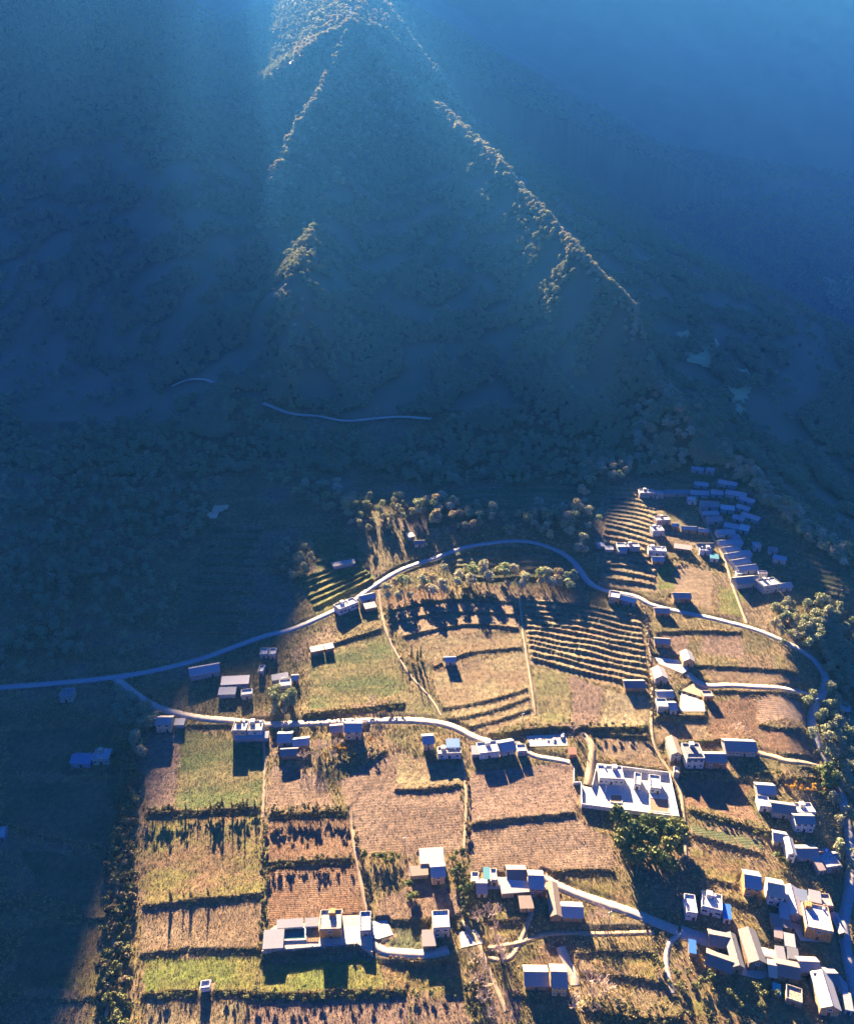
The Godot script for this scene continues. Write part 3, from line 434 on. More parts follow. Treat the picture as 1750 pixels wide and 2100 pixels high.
var ROADS := [
	["road", 4.6, "asphalt", PackedVector2Array([Vector2(-264.7, -364.3), Vector2(-249.2, -367.4), Vector2(-216.6, -371.4), Vector2(-183.8, -376.3), Vector2(-159.7, -382.9), Vector2(-133.1, -394.4), Vector2(-103.4, -412.5), Vector2(-85.9, -419.5), Vector2(-62.7, -436.7), Vector2(-50.6, -446.6), Vector2(-35.3, -464.3), Vector2(-15.5, -482.2), Vector2(10.5, -495.0), Vector2(28.5, -504.6), Vector2(52.0, -509.5), Vector2(76.9, -508.5), Vector2(94.0, -501.5), Vector2(104.5, -488.8), Vector2(111.4, -467.7), Vector2(121.5, -458.5), Vector2(140.2, -452.7), Vector2(149.6, -443.9), Vector2(168.7, -436.2), Vector2(197.2, -425.3), Vector2(213.0, -416.7), Vector2(226.9, -404.7), Vector2(237.8, -396.3), Vector2(242.3, -386.8), Vector2(236.3, -374.7), Vector2(223.5, -358.6), Vector2(216.6, -343.5), Vector2(216.2, -325.4), Vector2(217.5, -310.1), Vector2(213.0, -290.3), Vector2(204.1, -266.7), Vector2(190.8, -243.6), Vector2(180.5, -227.5), Vector2(174.4, -208.3), Vector2(171.1, -191.5)])],
	["road", 4.8, "concrete", PackedVector2Array([Vector2(-183.8, -374.6), Vector2(-172.1, -365.0), Vector2(-156.8, -353.9), Vector2(-141.2, -347.6), Vector2(-120.9, -342.8), Vector2(-85.0, -339.3), Vector2(-47.4, -341.1), Vector2(-12.2, -342.1), Vector2(6.8, -340.0), Vector2(17.4, -335.4), Vector2(26.4, -329.2), Vector2(35.5, -326.4), Vector2(47.7, -327.1)])],
	["lane", 3.4, "concrete", PackedVector2Array([Vector2(47.7, -327.1), Vector2(52.1, -321.4), Vector2(57.0, -317.2), Vector2(65.6, -315.2), Vector2(75.0, -313.0)])],
	["lane", 4, "dirt", PackedVector2Array([Vector2(84.5, -332.9), Vector2(88.2, -323.8), Vector2(86.0, -313.0), Vector2(81.3, -297.8)])],
	["lane", 4.2, "concrete", PackedVector2Array([Vector2(154.3, -380.4), Vector2(162.9, -369.4), Vector2(178.4, -368.6), Vector2(206.4, -367.0), Vector2(224.8, -370.4), Vector2(231.3, -368.4)])],
	["lane", 4, "dirt", PackedVector2Array([Vector2(175.2, -319.1), Vector2(184.2, -316.2), Vector2(190.6, -313.9), Vector2(210.8, -318.7)])],
	["lane", 4.6, "concrete", PackedVector2Array([Vector2(52.5, -248.0), Vector2(58.1, -244.0), Vector2(66.2, -240.0), Vector2(82.3, -233.7), Vector2(97.8, -227.1), Vector2(108.1, -222.4)])],
	["lane", 6.5, "asphalt", PackedVector2Array([Vector2(108.1, -222.4), Vector2(124.1, -217.2), Vector2(146.5, -211.5), Vector2(160.5, -206.6), Vector2(169.9, -200.0)])],
	["lane", 4, "concrete", PackedVector2Array([Vector2(-24.4, -219.7), Vector2(-20.4, -215.5), Vector2(-15.2, -213.5), Vector2(-1.0, -212.3), Vector2(10.2, -214.5)])],
	["dirt_path", 1.8, "dirt", PackedVector2Array([Vector2(144.1, -443.8), Vector2(140.4, -414.8), Vector2(132.3, -371.4), Vector2(123.1, -334.0), Vector2(123.1, -317.2), Vector2(127.8, -298.4), Vector2(125.1, -278.3), Vector2(120.0, -257.3)])],
	["dirt_path", 1.6, "dirt", PackedVector2Array([Vector2(18.7, -313.9), Vector2(19.7, -289.6), Vector2(17.0, -257.3)])],
	["dirt_path", 1.8, "dirt", PackedVector2Array([Vector2(-37.6, -282.4), Vector2(-33.7, -262.3), Vector2(-29.1, -242.8), Vector2(-24.6, -227.1), Vector2(-22.5, -216.6)])],
	["dirt_path", 1.4, "dirt", PackedVector2Array([Vector2(-88.8, -330.5), Vector2(-83.7, -304.5), Vector2(-80.0, -278.3)])],
	["dirt_path", 2.2, "dirt", PackedVector2Array([Vector2(217.4, -568.9), Vector2(216.2, -533.3), Vector2(215.9, -500.9), Vector2(210.5, -460.3), Vector2(206.9, -424.3)])],
	["dirt_path", 2, "dirt", PackedVector2Array([Vector2(14.7, -227.1), Vector2(20.6, -219.7), Vector2(23.3, -212.5), Vector2(26.6, -202.7), Vector2(31.4, -189.9)])],
	["dirt_path", 2, "dirt", PackedVector2Array([Vector2(25.5, -215.5), Vector2(38.0, -217.6), Vector2(52.9, -221.7), Vector2(75.7, -221.7), Vector2(97.7, -222.4)])],
	["dirt_path", 2, "dirt", PackedVector2Array([Vector2(25.3, -211.5), Vector2(35.5, -212.5), Vector2(45.7, -231.4)])],
	["dirt_path", 4, "concrete", PackedVector2Array([Vector2(55.8, -216.2), Vector2(57.4, -210.5), Vector2(59.6, -203.7), Vector2(59.6, -199.0)])],
	["dirt_path", 1.6, "dirt", PackedVector2Array([Vector2(61.9, -448.2), Vector2(61.1, -414.8), Vector2(61.2, -379.6), Vector2(60.8, -344.7)])],
	["dirt_path", 1.6, "dirt", PackedVector2Array([Vector2(-162.2, -323.8), Vector2(-153.1, -289.6), Vector2(-143.1, -262.3), Vector2(-136.8, -233.7), Vector2(-130.3, -212.5), Vector2(-124.6, -188.1)])],
	["dirt_path", 1.6, "dirt", PackedVector2Array([Vector2(-33.0, -459.2), Vector2(-26.6, -419.5), Vector2(-13.2, -383.7), Vector2(1.4, -359.6), Vector2(8.2, -344.7)])],
	["dirt_path", 2.2, "pale", PackedVector2Array([Vector2(109.6, -222.8), Vector2(102.0, -217.6), Vector2(98.4, -208.5), Vector2(98.2, -197.1)])]]
var FAR_ROADS := [
	["road", 5, "pale", PackedVector2Array([Vector2(-260.0, -775.3), Vector2(-246.8, -776.8), Vector2(-234.5, -773.2), Vector2(-219.6, -764.1), Vector2(-210.0, -754.4)])],
	["road", 5, "pale", PackedVector2Array([Vector2(-154.2, -710.8), Vector2(-125.7, -701.7), Vector2(-90.6, -711.3), Vector2(-35.0, -715.3), Vector2(4.6, -708.6)])]]
var WOODS := [
	[PackedVector2Array([Vector2(-409.2, -712.0), Vector2(-246.3, -684.2), Vector2(-181.0, -597.7), Vector2(-169.5, -533.0), Vector2(-185.0, -494.8), Vector2(-236.3, -471.4), Vector2(-207.3, -401.1), Vector2(-219.0, -377.5), Vector2(-251.0, -371.4)]), 900],
	[PackedVector2Array([Vector2(-202.6, -697.3), Vector2(11.5, -702.7), Vector2(191.0, -738.8), Vector2(180.3, -650.2), Vector2(128.6, -600.1), Vector2(-6.1, -597.3), Vector2(-49.0, -634.1), Vector2(-133.3, -631.4), Vector2(-176.7, -597.0)]), 900],
	[PackedVector2Array([Vector2(221.2, -439.2), Vector2(285.1, -444.6), Vector2(262.9, -384.2), Vector2(247.0, -390.2), Vector2(233.5, -405.8)]), 160],
	[PackedVector2Array([Vector2(237.7, -366.7), Vector2(260.6, -374.7), Vector2(203.3, -257.1), Vector2(213.4, -285.3)]), 80],
	[PackedVector2Array([Vector2(-179.5, -363.5), Vector2(-147.6, -341.1), Vector2(-147.4, -313.9), Vector2(-165.0, -320.4)]), 60]]
var FAR_FIELDS := [
	["greygreen", PackedVector2Array([Vector2(283.1, -868.1), Vector2(318.1, -873.1), Vector2(305.2, -808.0), Vector2(273.1, -806.1)])],
	["greygreen", PackedVector2Array([Vector2(320.0, -813.0), Vector2(341.3, -820.8), Vector2(322.5, -744.8), Vector2(296.5, -728.6)])],
	["tan", PackedVector2Array([Vector2(-172.9, -563.4), Vector2(-165.7, -566.3), Vector2(-157.7, -550.9), Vector2(-168.9, -549.6)])],
	["greygreen", PackedVector2Array([Vector2(868.3, -1766.9), Vector2(943.4, -1792.8), Vector2(914.5, -1696.1), Vector2(856.8, -1699.5)])]]
var YARDS := [
	["pale", PackedVector2Array([Vector2(53.9, -331.2), Vector2(75.9, -332.6), Vector2(75.3, -323.8), Vector2(54.9, -323.1)])],
	["white", PackedVector2Array([Vector2(139.1, -394.4), Vector2(153.2, -391.4), Vector2(157.1, -382.0), Vector2(151.9, -377.9), Vector2(140.8, -387.1)])],
	["white", PackedVector2Array([Vector2(27.7, -248.2), Vector2(52.1, -248.2), Vector2(53.6, -242.8), Vector2(27.3, -241.8)])],
	["white", PackedVector2Array([Vector2(-24.8, -227.3), Vector2(-17.3, -227.7), Vector2(-14.3, -221.1), Vector2(-20.6, -219.0), Vector2(-23.7, -219.9)])],
	["pale", PackedVector2Array([Vector2(147.0, -363.5), Vector2(160.0, -364.3), Vector2(156.1, -347.6), Vector2(141.8, -347.6)])],
	["dirt", PackedVector2Array([Vector2(158.3, -358.8), Vector2(165.0, -371.4), Vector2(156.4, -371.4), Vector2(147.7, -365.0)])],
	["pale", PackedVector2Array([Vector2(124.3, -205.6), Vector2(135.7, -212.5), Vector2(145.0, -207.6), Vector2(135.2, -202.7)])],
	["pale", PackedVector2Array([Vector2(156.7, -227.1), Vector2(170.7, -225.2), Vector2(169.6, -217.9), Vector2(157.4, -218.6)])],
	["pale", PackedVector2Array([Vector2(13.5, -222.8), Vector2(20.9, -223.9), Vector2(23.6, -217.6), Vector2(14.3, -215.5)])]]
var PATCHES := [
	["belt", "tree", 20, "%s bushy tree in the belt at the left end above the yellow terraces", "trees above the yellow terraces", PackedVector2Array([Vector2(-125.9, -613.0), Vector2(-95.4, -599.5), Vector2(-63.6, -582.9), Vector2(-44.8, -544.8), Vector2(-46.1, -529.9), Vector2(-64.3, -526.4), Vector2(-97.6, -554.9), Vector2(-117.8, -587.1)])],
	["belt", "tree", 14, "%s round tree in the loose diagonal row in the dark bowl", "trees in the dark bowl", PackedVector2Array([Vector2(-24.1, -656.1), Vector2(-10.9, -655.7), Vector2(10.7, -634.1), Vector2(27.0, -612.5), Vector2(26.5, -599.8), Vector2(6.2, -612.3), Vector2(-15.0, -638.6)])],
	["belt", "tree", 20, "%s bushy tree in the long belt behind the upper road", "trees behind the upper road", PackedVector2Array([Vector2(-11.4, -553.5), Vector2(13.7, -568.4), Vector2(47.2, -546.3), Vector2(68.1, -529.3), Vector2(63.4, -517.6), Vector2(38.3, -520.9), Vector2(19.8, -513.6), Vector2(10.8, -514.0), Vector2(23.8, -524.6), Vector2(-5.6, -537.6)])],
	["belt", "tree", 26, "%s bushy tree where the upper road bends, beside the right-hand terraces", "trees at the bend of the upper road", PackedVector2Array([Vector2(67.5, -523.0), Vector2(85.7, -552.4), Vector2(108.0, -548.7), Vector2(130.2, -554.3), Vector2(132.0, -531.2), Vector2(117.6, -515.8), Vector2(111.6, -479.0), Vector2(104.5, -500.4), Vector2(88.0, -510.7)])],
	["belt", "tree", 12, "%s tree in the upright row above the right-hand terraces", "trees above the right-hand terraces", PackedVector2Array([Vector2(140.6, -673.7), Vector2(151.2, -670.3), Vector2(141.1, -612.5), Vector2(126.2, -563.9), Vector2(121.1, -568.1)])],
	["belt", "tree", 16, "%s tree in the short belt at the foot of the wooded hill", "trees at the foot of the wooded hill", PackedVector2Array([Vector2(145.7, -638.4), Vector2(177.5, -646.7), Vector2(172.2, -612.5), Vector2(144.9, -600.1)])],
	["belt", "tree", 95, "%s rounded tree in the dense wood on the hill above the upper village", "wood on the hill", PackedVector2Array([Vector2(196.6, -729.0), Vector2(214.6, -713.3), Vector2(232.9, -708.4), Vector2(244.2, -673.8), Vector2(242.8, -651.4), Vector2(222.4, -639.2), Vector2(223.6, -621.8), Vector2(184.4, -629.7), Vector2(187.3, -675.1)])],
	["dark", "tree", 40, "%s dark tree on the rim behind the wooded hill", "dark trees on the rim", PackedVector2Array([Vector2(273.5, -692.2), Vector2(316.0, -725.5), Vector2(324.2, -706.1), Vector2(320.0, -656.6), Vector2(283.5, -615.6), Vector2(264.9, -638.8)])],
	["belt", "tree", 70, "%s rounded tree in the belt along the right-hand rim of the village", "trees along the right-hand rim", PackedVector2Array([Vector2(241.9, -648.1), Vector2(258.8, -618.7), Vector2(272.5, -587.3), Vector2(282.1, -530.7), Vector2(297.2, -482.5), Vector2(291.6, -469.6), Vector2(274.5, -510.2), Vector2(261.0, -575.1), Vector2(242.0, -630.7)])],
	["belt", "tree", 34, "%s tree in the thicket below the dark terraces at the upper road", "thicket below the upper road", PackedVector2Array([Vector2(10.2, -474.2), Vector2(56.5, -477.3), Vector2(75.9, -468.0), Vector2(103.2, -469.0), Vector2(104.1, -453.7), Vector2(61.3, -455.6), Vector2(28.3, -458.8), Vector2(8.2, -448.8)])],
	["belt", "tree", 14, "%s tree in the rough plot below the upper road", "trees in the rough plot", PackedVector2Array([Vector2(-29.9, -456.7), Vector2(1.7, -469.1), Vector2(8.2, -448.8), Vector2(-4.9, -441.5), Vector2(-24.2, -439.2)])],
	["dark", "tree", 16, "%s dark tree on the shaded slope left of the yellow terraces", "dark trees left of the yellow terraces", PackedVector2Array([Vector2(-113.1, -508.2), Vector2(-84.7, -511.6), Vector2(-81.0, -481.1), Vector2(-92.6, -465.4), Vector2(-106.6, -479.3)])],
	["dark", "tree", 40, "%s dark tree in the shaded wood at the left above the upper road", "shaded wood at the left", PackedVector2Array([Vector2(-234.9, -477.1), Vector2(-206.4, -507.1), Vector2(-176.3, -488.8), Vector2(-168.1, -434.2), Vector2(-164.9, -401.1), Vector2(-189.2, -392.3), Vector2(-209.2, -414.8)])],
	["dark", "tree", 10, "%s dark tree at the fork of the two roads", "trees at the fork of the roads", PackedVector2Array([Vector2(-170.8, -355.8), Vector2(-157.8, -358.8), Vector2(-151.6, -341.1), Vector2(-150.7, -320.4), Vector2(-159.6, -323.8)])],
	["dark", "tree", 12, "%s dark tree among the shaded farmhouses between the roads", "trees among the shaded farmhouses", PackedVector2Array([Vector2(-91.1, -367.4), Vector2(-78.9, -371.4), Vector2(-72.8, -348.3), Vector2(-85.4, -341.8)])],
	["dark", "tree", 46, "%s dark tree in the shaded wood at the right edge", "shaded wood at the right edge", PackedVector2Array([Vector2(207.8, -419.5), Vector2(258.9, -419.9), Vector2(281.1, -434.2), Vector2(262.9, -384.2), Vector2(242.9, -379.9), Vector2(245.9, -396.0), Vector2(219.4, -401.1)])],
	["dark", "tree", 24, "%s dark tree on the shaded bank outside the right road", "trees outside the right road", PackedVector2Array([Vector2(235.2, -360.3), Vector2(255.9, -367.5), Vector2(217.1, -286.9), Vector2(226.0, -317.2)])],
	["ever", "tree", 28, "%s leafy evergreen in the grove below the walled school", "grove below the school", PackedVector2Array([Vector2(89.8, -272.8), Vector2(100.3, -275.5), Vector2(121.6, -275.5), Vector2(121.4, -262.3), Vector2(114.5, -249.9), Vector2(99.0, -249.9), Vector2(88.9, -254.8)])],
	["ever", "bush", 8, "%s dense bush at the top corner of the shadowed plot", "bushes by the shadowed plot", PackedVector2Array([Vector2(-31.0, -257.8), Vector2(-17.1, -259.3), Vector2(-9.0, -256.0), Vector2(-16.8, -253.6), Vector2(-29.2, -253.6)])],
	["ever", "bush", 16, "%s bush in the column beside the tan two-storey house", "bushes by the tan house", PackedVector2Array([Vector2(11.3, -258.5), Vector2(17.0, -258.5), Vector2(17.7, -247.5), Vector2(20.0, -235.9), Vector2(15.0, -233.7), Vector2(12.2, -247.5)])],
	["ever", "bush", 6, "%s bush in the garden left of the tan two-storey house", "bushes in the garden", PackedVector2Array([Vector2(-11.1, -249.9), Vector2(-5.6, -249.9), Vector2(-3.2, -235.9), Vector2(-7.5, -234.8)])],
	["ever", "tree", 5, "%s evergreen beside the right road above the golden bushes", "evergreens by the right road", PackedVector2Array([Vector2(205.2, -310.7), Vector2(221.9, -318.1), Vector2(218.9, -308.5), Vector2(203.6, -300.6)])],
	["gold", "bush", 9, "%s golden-leaved bush in the thicket beside the right road", "golden bushes", PackedVector2Array([Vector2(181.9, -298.4), Vector2(207.3, -305.6), Vector2(204.9, -300.3), Vector2(181.1, -291.9)])],
	["red", "bush", 2, "rust-red bush at the right end of the school grove", "red bushes", PackedVector2Array([Vector2(113.9, -268.8), Vector2(121.1, -269.6), Vector2(119.0, -264.4), Vector2(113.2, -263.6)])],
	["ever", "tree", 6, "%s evergreen at the right-hand end of the wide lane", "evergreens at the wide lane", PackedVector2Array([Vector2(207.8, -285.4), Vector2(218.8, -290.2), Vector2(212.0, -279.7), Vector2(206.7, -277.4)])],
	["ever", "tree", 6, "%s evergreen beside the road at the lower right edge", "evergreens at the lower right edge", PackedVector2Array([Vector2(194.8, -251.6), Vector2(201.9, -254.3), Vector2(191.1, -233.1), Vector2(186.9, -233.7)])],
	["ever", "bush", 8, "%s leafy bush below the farmhouses at the right", "bushes at the right", PackedVector2Array([Vector2(164.4, -261.1), Vector2(169.7, -257.3), Vector2(166.2, -251.1), Vector2(159.8, -254.8)])],
	["gold", "bush", 5, "orange-leaved bush in the hedge under the lower road", "orange bushes under the lower road", PackedVector2Array([Vector2(-57.4, -322.1), Vector2(-54.0, -315.5), Vector2(-27.4, -322.1), Vector2(-30.4, -328.8)])],
	["spire", "cypress", 3, "%s tall thin cypress beside the path through the terraced fields", "tall thin cypresses", PackedVector2Array([Vector2(-9.5, -391.4), Vector2(0.3, -394.0), Vector2(0.3, -389.7), Vector2(-8.6, -387.1)])],
	["spire", "cypress", 8, "%s slim columnar tree on the bank above the tan field", "slim trees on the bank", PackedVector2Array([Vector2(-116.2, -236.3), Vector2(-95.9, -238.6), Vector2(-95.5, -236.8), Vector2(-115.7, -234.5)])],
	["spire", "cypress", 7, "%s slim columnar tree on the bank above the golden field", "slim trees above the golden field", PackedVector2Array([Vector2(-132.8, -281.6), Vector2(-84.3, -284.4), Vector2(-83.9, -282.7), Vector2(-132.3, -279.9)])],
	["spire", "cypress", 3, "%s slim columnar tree where the curved drive meets the compound", "slim trees by the curved drive", PackedVector2Array([Vector2(-21.7, -213.5), Vector2(-18.3, -212.9), Vector2(-16.1, -209.5), Vector2(-20.1, -210.1)])],
	["bare", "tree", 1, "%s bare leafless tree in front of the green field above the lower road", "", PackedVector2Array([Vector2(-32.9, -355.8), Vector2(-31.2, -355.8), Vector2(-31.1, -353.5), Vector2(-32.7, -353.5)])],
	["bare", "tree", 2, "%s bare tree at the end of the concrete yard on the lower road", "bare trees at the concrete yard", PackedVector2Array([Vector2(75.6, -334.0), Vector2(80.9, -334.0), Vector2(80.5, -331.2), Vector2(75.2, -331.2)])],
	["bare", "tree", 2, "%s bare tree in the orange field left of the striped plot", "bare trees at the orange field", PackedVector2Array([Vector2(168.2, -334.0), Vector2(176.3, -334.0), Vector2(174.8, -329.8), Vector2(166.9, -329.8)])],
	["bare", "tree", 3, "%s bare leafless tree beside the concrete lane below the farmyard", "bare trees below the farmyard", PackedVector2Array([Vector2(54.2, -231.4), Vector2(77.0, -228.2), Vector2(76.3, -224.9), Vector2(55.6, -226.0)])],
	["bare", "tree", 14, "%s bare grey tree in the thicket at the bottom centre", "bare trees at the bottom centre", PackedVector2Array([Vector2(21.1, -229.2), Vector2(30.5, -227.1), Vector2(35.5, -212.5), Vector2(26.2, -197.1), Vector2(29.3, -187.3), Vector2(20.8, -187.3), Vector2(17.9, -204.7)])],
	["bare", "tree", 8, "%s bare grey tree in the hedge under the row below the lower road", "bare trees below the lower road", PackedVector2Array([Vector2(-69.3, -323.8), Vector2(-45.8, -323.8), Vector2(-47.4, -313.9), Vector2(-65.0, -310.7)])],
	["bare", "tree", 7, "%s bare grey tree in the scrub at the bottom right", "bare trees at the bottom right", PackedVector2Array([Vector2(53.7, -199.0), Vector2(79.9, -202.7), Vector2(79.1, -189.9), Vector2(56.2, -189.9)])],
	["bare", "tree", 2, "%s bare tree on the dirt yard beside the white-topped cream house", "bare trees on the dirt yard", PackedVector2Array([Vector2(14.6, -222.8), Vector2(17.7, -222.4), Vector2(17.1, -218.6), Vector2(14.4, -219.7)])]]
var HEDGES := [
	[22, "%s shrub in the overgrown gully along the left side of the fields", "shrubs in the left gully", PackedVector2Array([Vector2(-161.1, -320.4), Vector2(-149.2, -289.6), Vector2(-143.1, -262.3), Vector2(-133.9, -235.9), Vector2(-128.6, -212.5), Vector2(-119.8, -186.4)]), 11],
	[6, "%s shrub in the hedge under the first bank below the lone cream house", "shrubs above the golden field", PackedVector2Array([Vector2(-134.5, -279.4), Vector2(-108.6, -280.5), Vector2(-81.5, -282.7)]), 5],
	[5, "%s shrub in the upright hedge between the golden field and the brown plots", "shrubs of the upright hedge", PackedVector2Array([Vector2(-78.8, -275.5), Vector2(-74.3, -252.3), Vector2(-70.6, -229.2), Vector2(-67.9, -212.5)]), 2.5],
	[7, "%s shrub on the bank between the two brown plots left of the path", "shrubs on the brown bank", PackedVector2Array([Vector2(-73.2, -252.8), Vector2(-52.8, -254.3), Vector2(-31.6, -256.8)]), 4],
	[6, "%s shrub on the rough bank at the back of the rust plot", "shrubs behind the rust plot", PackedVector2Array([Vector2(-77.3, -278.8), Vector2(-56.1, -280.5), Vector2(-37.5, -281.0)]), 5],
	[5, "%s shrub along the bank under the orange hedge", "shrubs under the orange hedge", PackedVector2Array([Vector2(-52.0, -313.9), Vector2(-34.7, -315.5), Vector2(-22.1, -320.4)]), 4],
	[3, "%s shrub in the ditch beside the path through the terraced fields", "shrubs in the field ditch", PackedVector2Array([Vector2(-30.5, -449.2), Vector2(-23.2, -414.8), Vector2(-10.2, -379.6), Vector2(2.8, -355.8)]), 3],
	[4, "%s shrub on the bank above the lower road", "shrubs above the lower road", PackedVector2Array([Vector2(-69.4, -343.9), Vector2(-42.5, -347.6), Vector2(-12.4, -351.3)]), 3],
	[4, "%s shrub on the steep cut above the concrete yard", "shrubs above the concrete yard", PackedVector2Array([Vector2(38.4, -329.8), Vector2(60.1, -334.0), Vector2(87.0, -335.0), Vector2(118.8, -334.0)]), 2.5],
	[4, "%s shrub in the hedge below the orange fields", "shrubs below the orange fields", PackedVector2Array([Vector2(124.3, -323.8), Vector2(150.8, -325.1), Vector2(174.9, -326.4)]), 3],
	[5, "%s shrub in the hedge below the golden bushes", "shrubs below the golden bushes", PackedVector2Array([Vector2(172.2, -304.5), Vector2(192.0, -303.0), Vector2(206.6, -297.9)]), 4],
	[5, "%s shrub on the long slanting bank right of the school", "shrubs on the slanting bank", PackedVector2Array([Vector2(125.8, -282.4), Vector2(147.3, -275.0), Vector2(167.6, -266.5)]), 3],
	[6, "%s shrub in the wild hedge left of the curved drive", "shrubs at the bottom centre", PackedVector2Array([Vector2(15.0, -233.7), Vector2(17.5, -218.6), Vector2(18.8, -204.7), Vector2(16.1, -188.1)]), 6],
	[6, "%s shrub on the scrub bank at the bottom right", "shrubs at the bottom right", PackedVector2Array([Vector2(60.6, -193.5), Vector2(78.9, -189.0), Vector2(99.2, -186.7), Vector2(114.3, -186.7)]), 8],
	[5, "%s shrub in the hedge below the old courtyard", "shrubs below the old courtyard", PackedVector2Array([Vector2(90.3, -204.7), Vector2(107.6, -202.7), Vector2(121.5, -197.1), Vector2(140.2, -195.3)]), 9],
	[6, "%s shrub in the hedge between the upper and lower sunlit terraces", "shrubs of the upper village", PackedVector2Array([Vector2(168.7, -486.8), Vector2(184.7, -493.9), Vector2(210.3, -485.8)]), 3],
	[4, "%s shrub on the lowest bank under the green fields", "shrubs under the green fields", PackedVector2Array([Vector2(-111.3, -195.7), Vector2(-88.5, -197.1), Vector2(-68.8, -196.0), Vector2(-45.5, -196.0), Vector2(-18.5, -197.1), Vector2(12.6, -197.1)]), 3],
	[3, "%s shrub along the edge of the straight dirt path", "shrubs along the straight dirt path", PackedVector2Array([Vector2(142.3, -438.8), Vector2(135.6, -392.3), Vector2(124.3, -341.1)]), 1.5],
	[3, "%s shrub along the field path in the middle", "shrubs along the field path", PackedVector2Array([Vector2(20.2, -307.6), Vector2(20.0, -283.8), Vector2(18.0, -259.8)]), 1.5],
	[3, "%s shrub along the slanting path beside the shadowed plot", "shrubs along the slanting path", PackedVector2Array([Vector2(-35.6, -275.5), Vector2(-28.7, -247.5), Vector2(-23.3, -227.1)]), 1.5]]
var VEHICLES := [
	["white van standing on the lower road above the two-storey grey-roofed farmhouse", -34.2, -341.0, 0, 0.8, true],
	["small grey car parked at the end of the concrete yard on the lower road", 73.6, -330.6, 75, 0.35, false],
	["white van at the fork of the wide lane near the old courtyard", 123.7, -221.2, -14, 0.78, true]]
var POLES := [
	["utility pole standing in the ploughed field behind the ribbed white tin roof", -10.4, -261.5],
	["utility pole beside the path above the long white-roofed hall", 52.5, -337.6],
	["utility pole beside the concrete lane below the farmyard", 77.7, -225.4],
	["utility pole beside the shaded flat-roofed house at the green field", -83.3, -367.1],
	["utility pole at the bend of the right road", 224.8, -360.1]]
var SCHOOL_Y := 0.0
var SCHOOL := [PackedVector2Array([Vector2(88.9, -311.6), Vector2(124.9, -305.4), Vector2(121.5, -276.6), Vector2(76.1, -284.4), Vector2(78.3, -298.8), Vector2(83.6, -296.8)]), [PackedVector2Array([Vector2(83.6, -296.8), Vector2(88.9, -311.6), Vector2(124.9, -305.4), Vector2(121.5, -276.6), Vector2(76.1, -284.4), Vector2(78.3, -298.8)]), PackedVector2Array([Vector2(78.3, -298.8), Vector2(74.7, -298.6), Vector2(76.4, -309.4)])], [PackedVector2Array([Vector2(92.0, -292.3), Vector2(97.7, -291.7), Vector2(96.5, -286.7), Vector2(90.9, -287.4)]), PackedVector2Array([Vector2(111.2, -290.2), Vector2(120.0, -289.2), Vector2(118.1, -280.4), Vector2(109.0, -281.6)])], Vector2(90.0, -294.4)]
var COMPOUND_Y := 0.0
var COMPOUND := [PackedVector2Array([Vector2(-68.2, -212.9), Vector2(-65.4, -224.9), Vector2(-46.5, -226.5), Vector2(-46.6, -229.1), Vector2(-30.5, -229.9), Vector2(-24.0, -229.9), Vector2(-22.9, -221.5), Vector2(-22.8, -212.6), Vector2(-29.2, -216.3), Vector2(-47.6, -214.8)]), PackedVector2Array([Vector2(-68.2, -212.9), Vector2(-47.6, -214.8), Vector2(-29.2, -216.3), Vector2(-22.8, -212.6)]), PackedVector2Array([Vector2(-66.1, -223.0), Vector2(-51.9, -223.6), Vector2(-50.9, -218.2), Vector2(-65.3, -217.6)]), PackedVector2Array([Vector2(-35.9, -224.2), Vector2(-28.3, -224.6), Vector2(-27.2, -217.0), Vector2(-34.9, -216.4)]), Vector2(-48.0, -220.5)]

# ---------------------------------------------------------------- small helpers
var taken := {}
func numbered(called: String) -> String:
	var n: int = taken.get(called, 0)
	taken[called] = n + 1
	return called if n == 0 else "%s_%03d" % [called, n]

func thing(called: String, label: String, category: String, group: String, at: Vector3, turn := 0.0) -> Node3D:
	var o := Node3D.new()
	o.name = numbered(called)
	o.position = at
	o.rotation.y = turn
	add_child(o)
	tag(o, label, category, group)
	return o

func tag(o: Node, label: String, category: String, group := "", kind := "") -> void:
	if label: o.set_meta("label", label)
	if category: o.set_meta("category", category)
	if group: o.set_meta("group", group)
	if kind: o.set_meta("kind", kind)

func put(called: String, mesh: Mesh, mat: Material, parent: Node = null) -> MeshInstance3D:
	var o := MeshInstance3D.new()
	o.mesh = mesh
	if mat: o.material_override = mat
	if parent:
		o.name = called
		parent.add_child(o, true)
	else:
		o.name = numbered(called)
		add_child(o)
	return o

func begin() -> SurfaceTool:
	var st := SurfaceTool.new()
	st.begin(Mesh.PRIMITIVE_TRIANGLES)
	st.set_smooth_group(-1)
	return st

func done(st: SurfaceTool) -> ArrayMesh:
	st.generate_normals()
	return st.commit()

func quad(st: SurfaceTool, a: Vector3, b: Vector3, c: Vector3, d: Vector3, uw := 1.0, uh := 1.0) -> void:
	# seen from the front a, b, c, d run clockwise
	var p := [a, b, c, a, c, d]
	var u := [Vector2(0, 0), Vector2(uw, 0), Vector2(uw, uh), Vector2(0, 0), Vector2(uw, uh), Vector2(0, uh)]
	for i in 6:
		st.set_uv(u[i])
		st.add_vertex(p[i])

func tri(st: SurfaceTool, a: Vector3, b: Vector3, c: Vector3) -> void:
	for p in [a, b, c]:
		st.set_uv(Vector2(p.x, p.y))
		st.add_vertex(p)

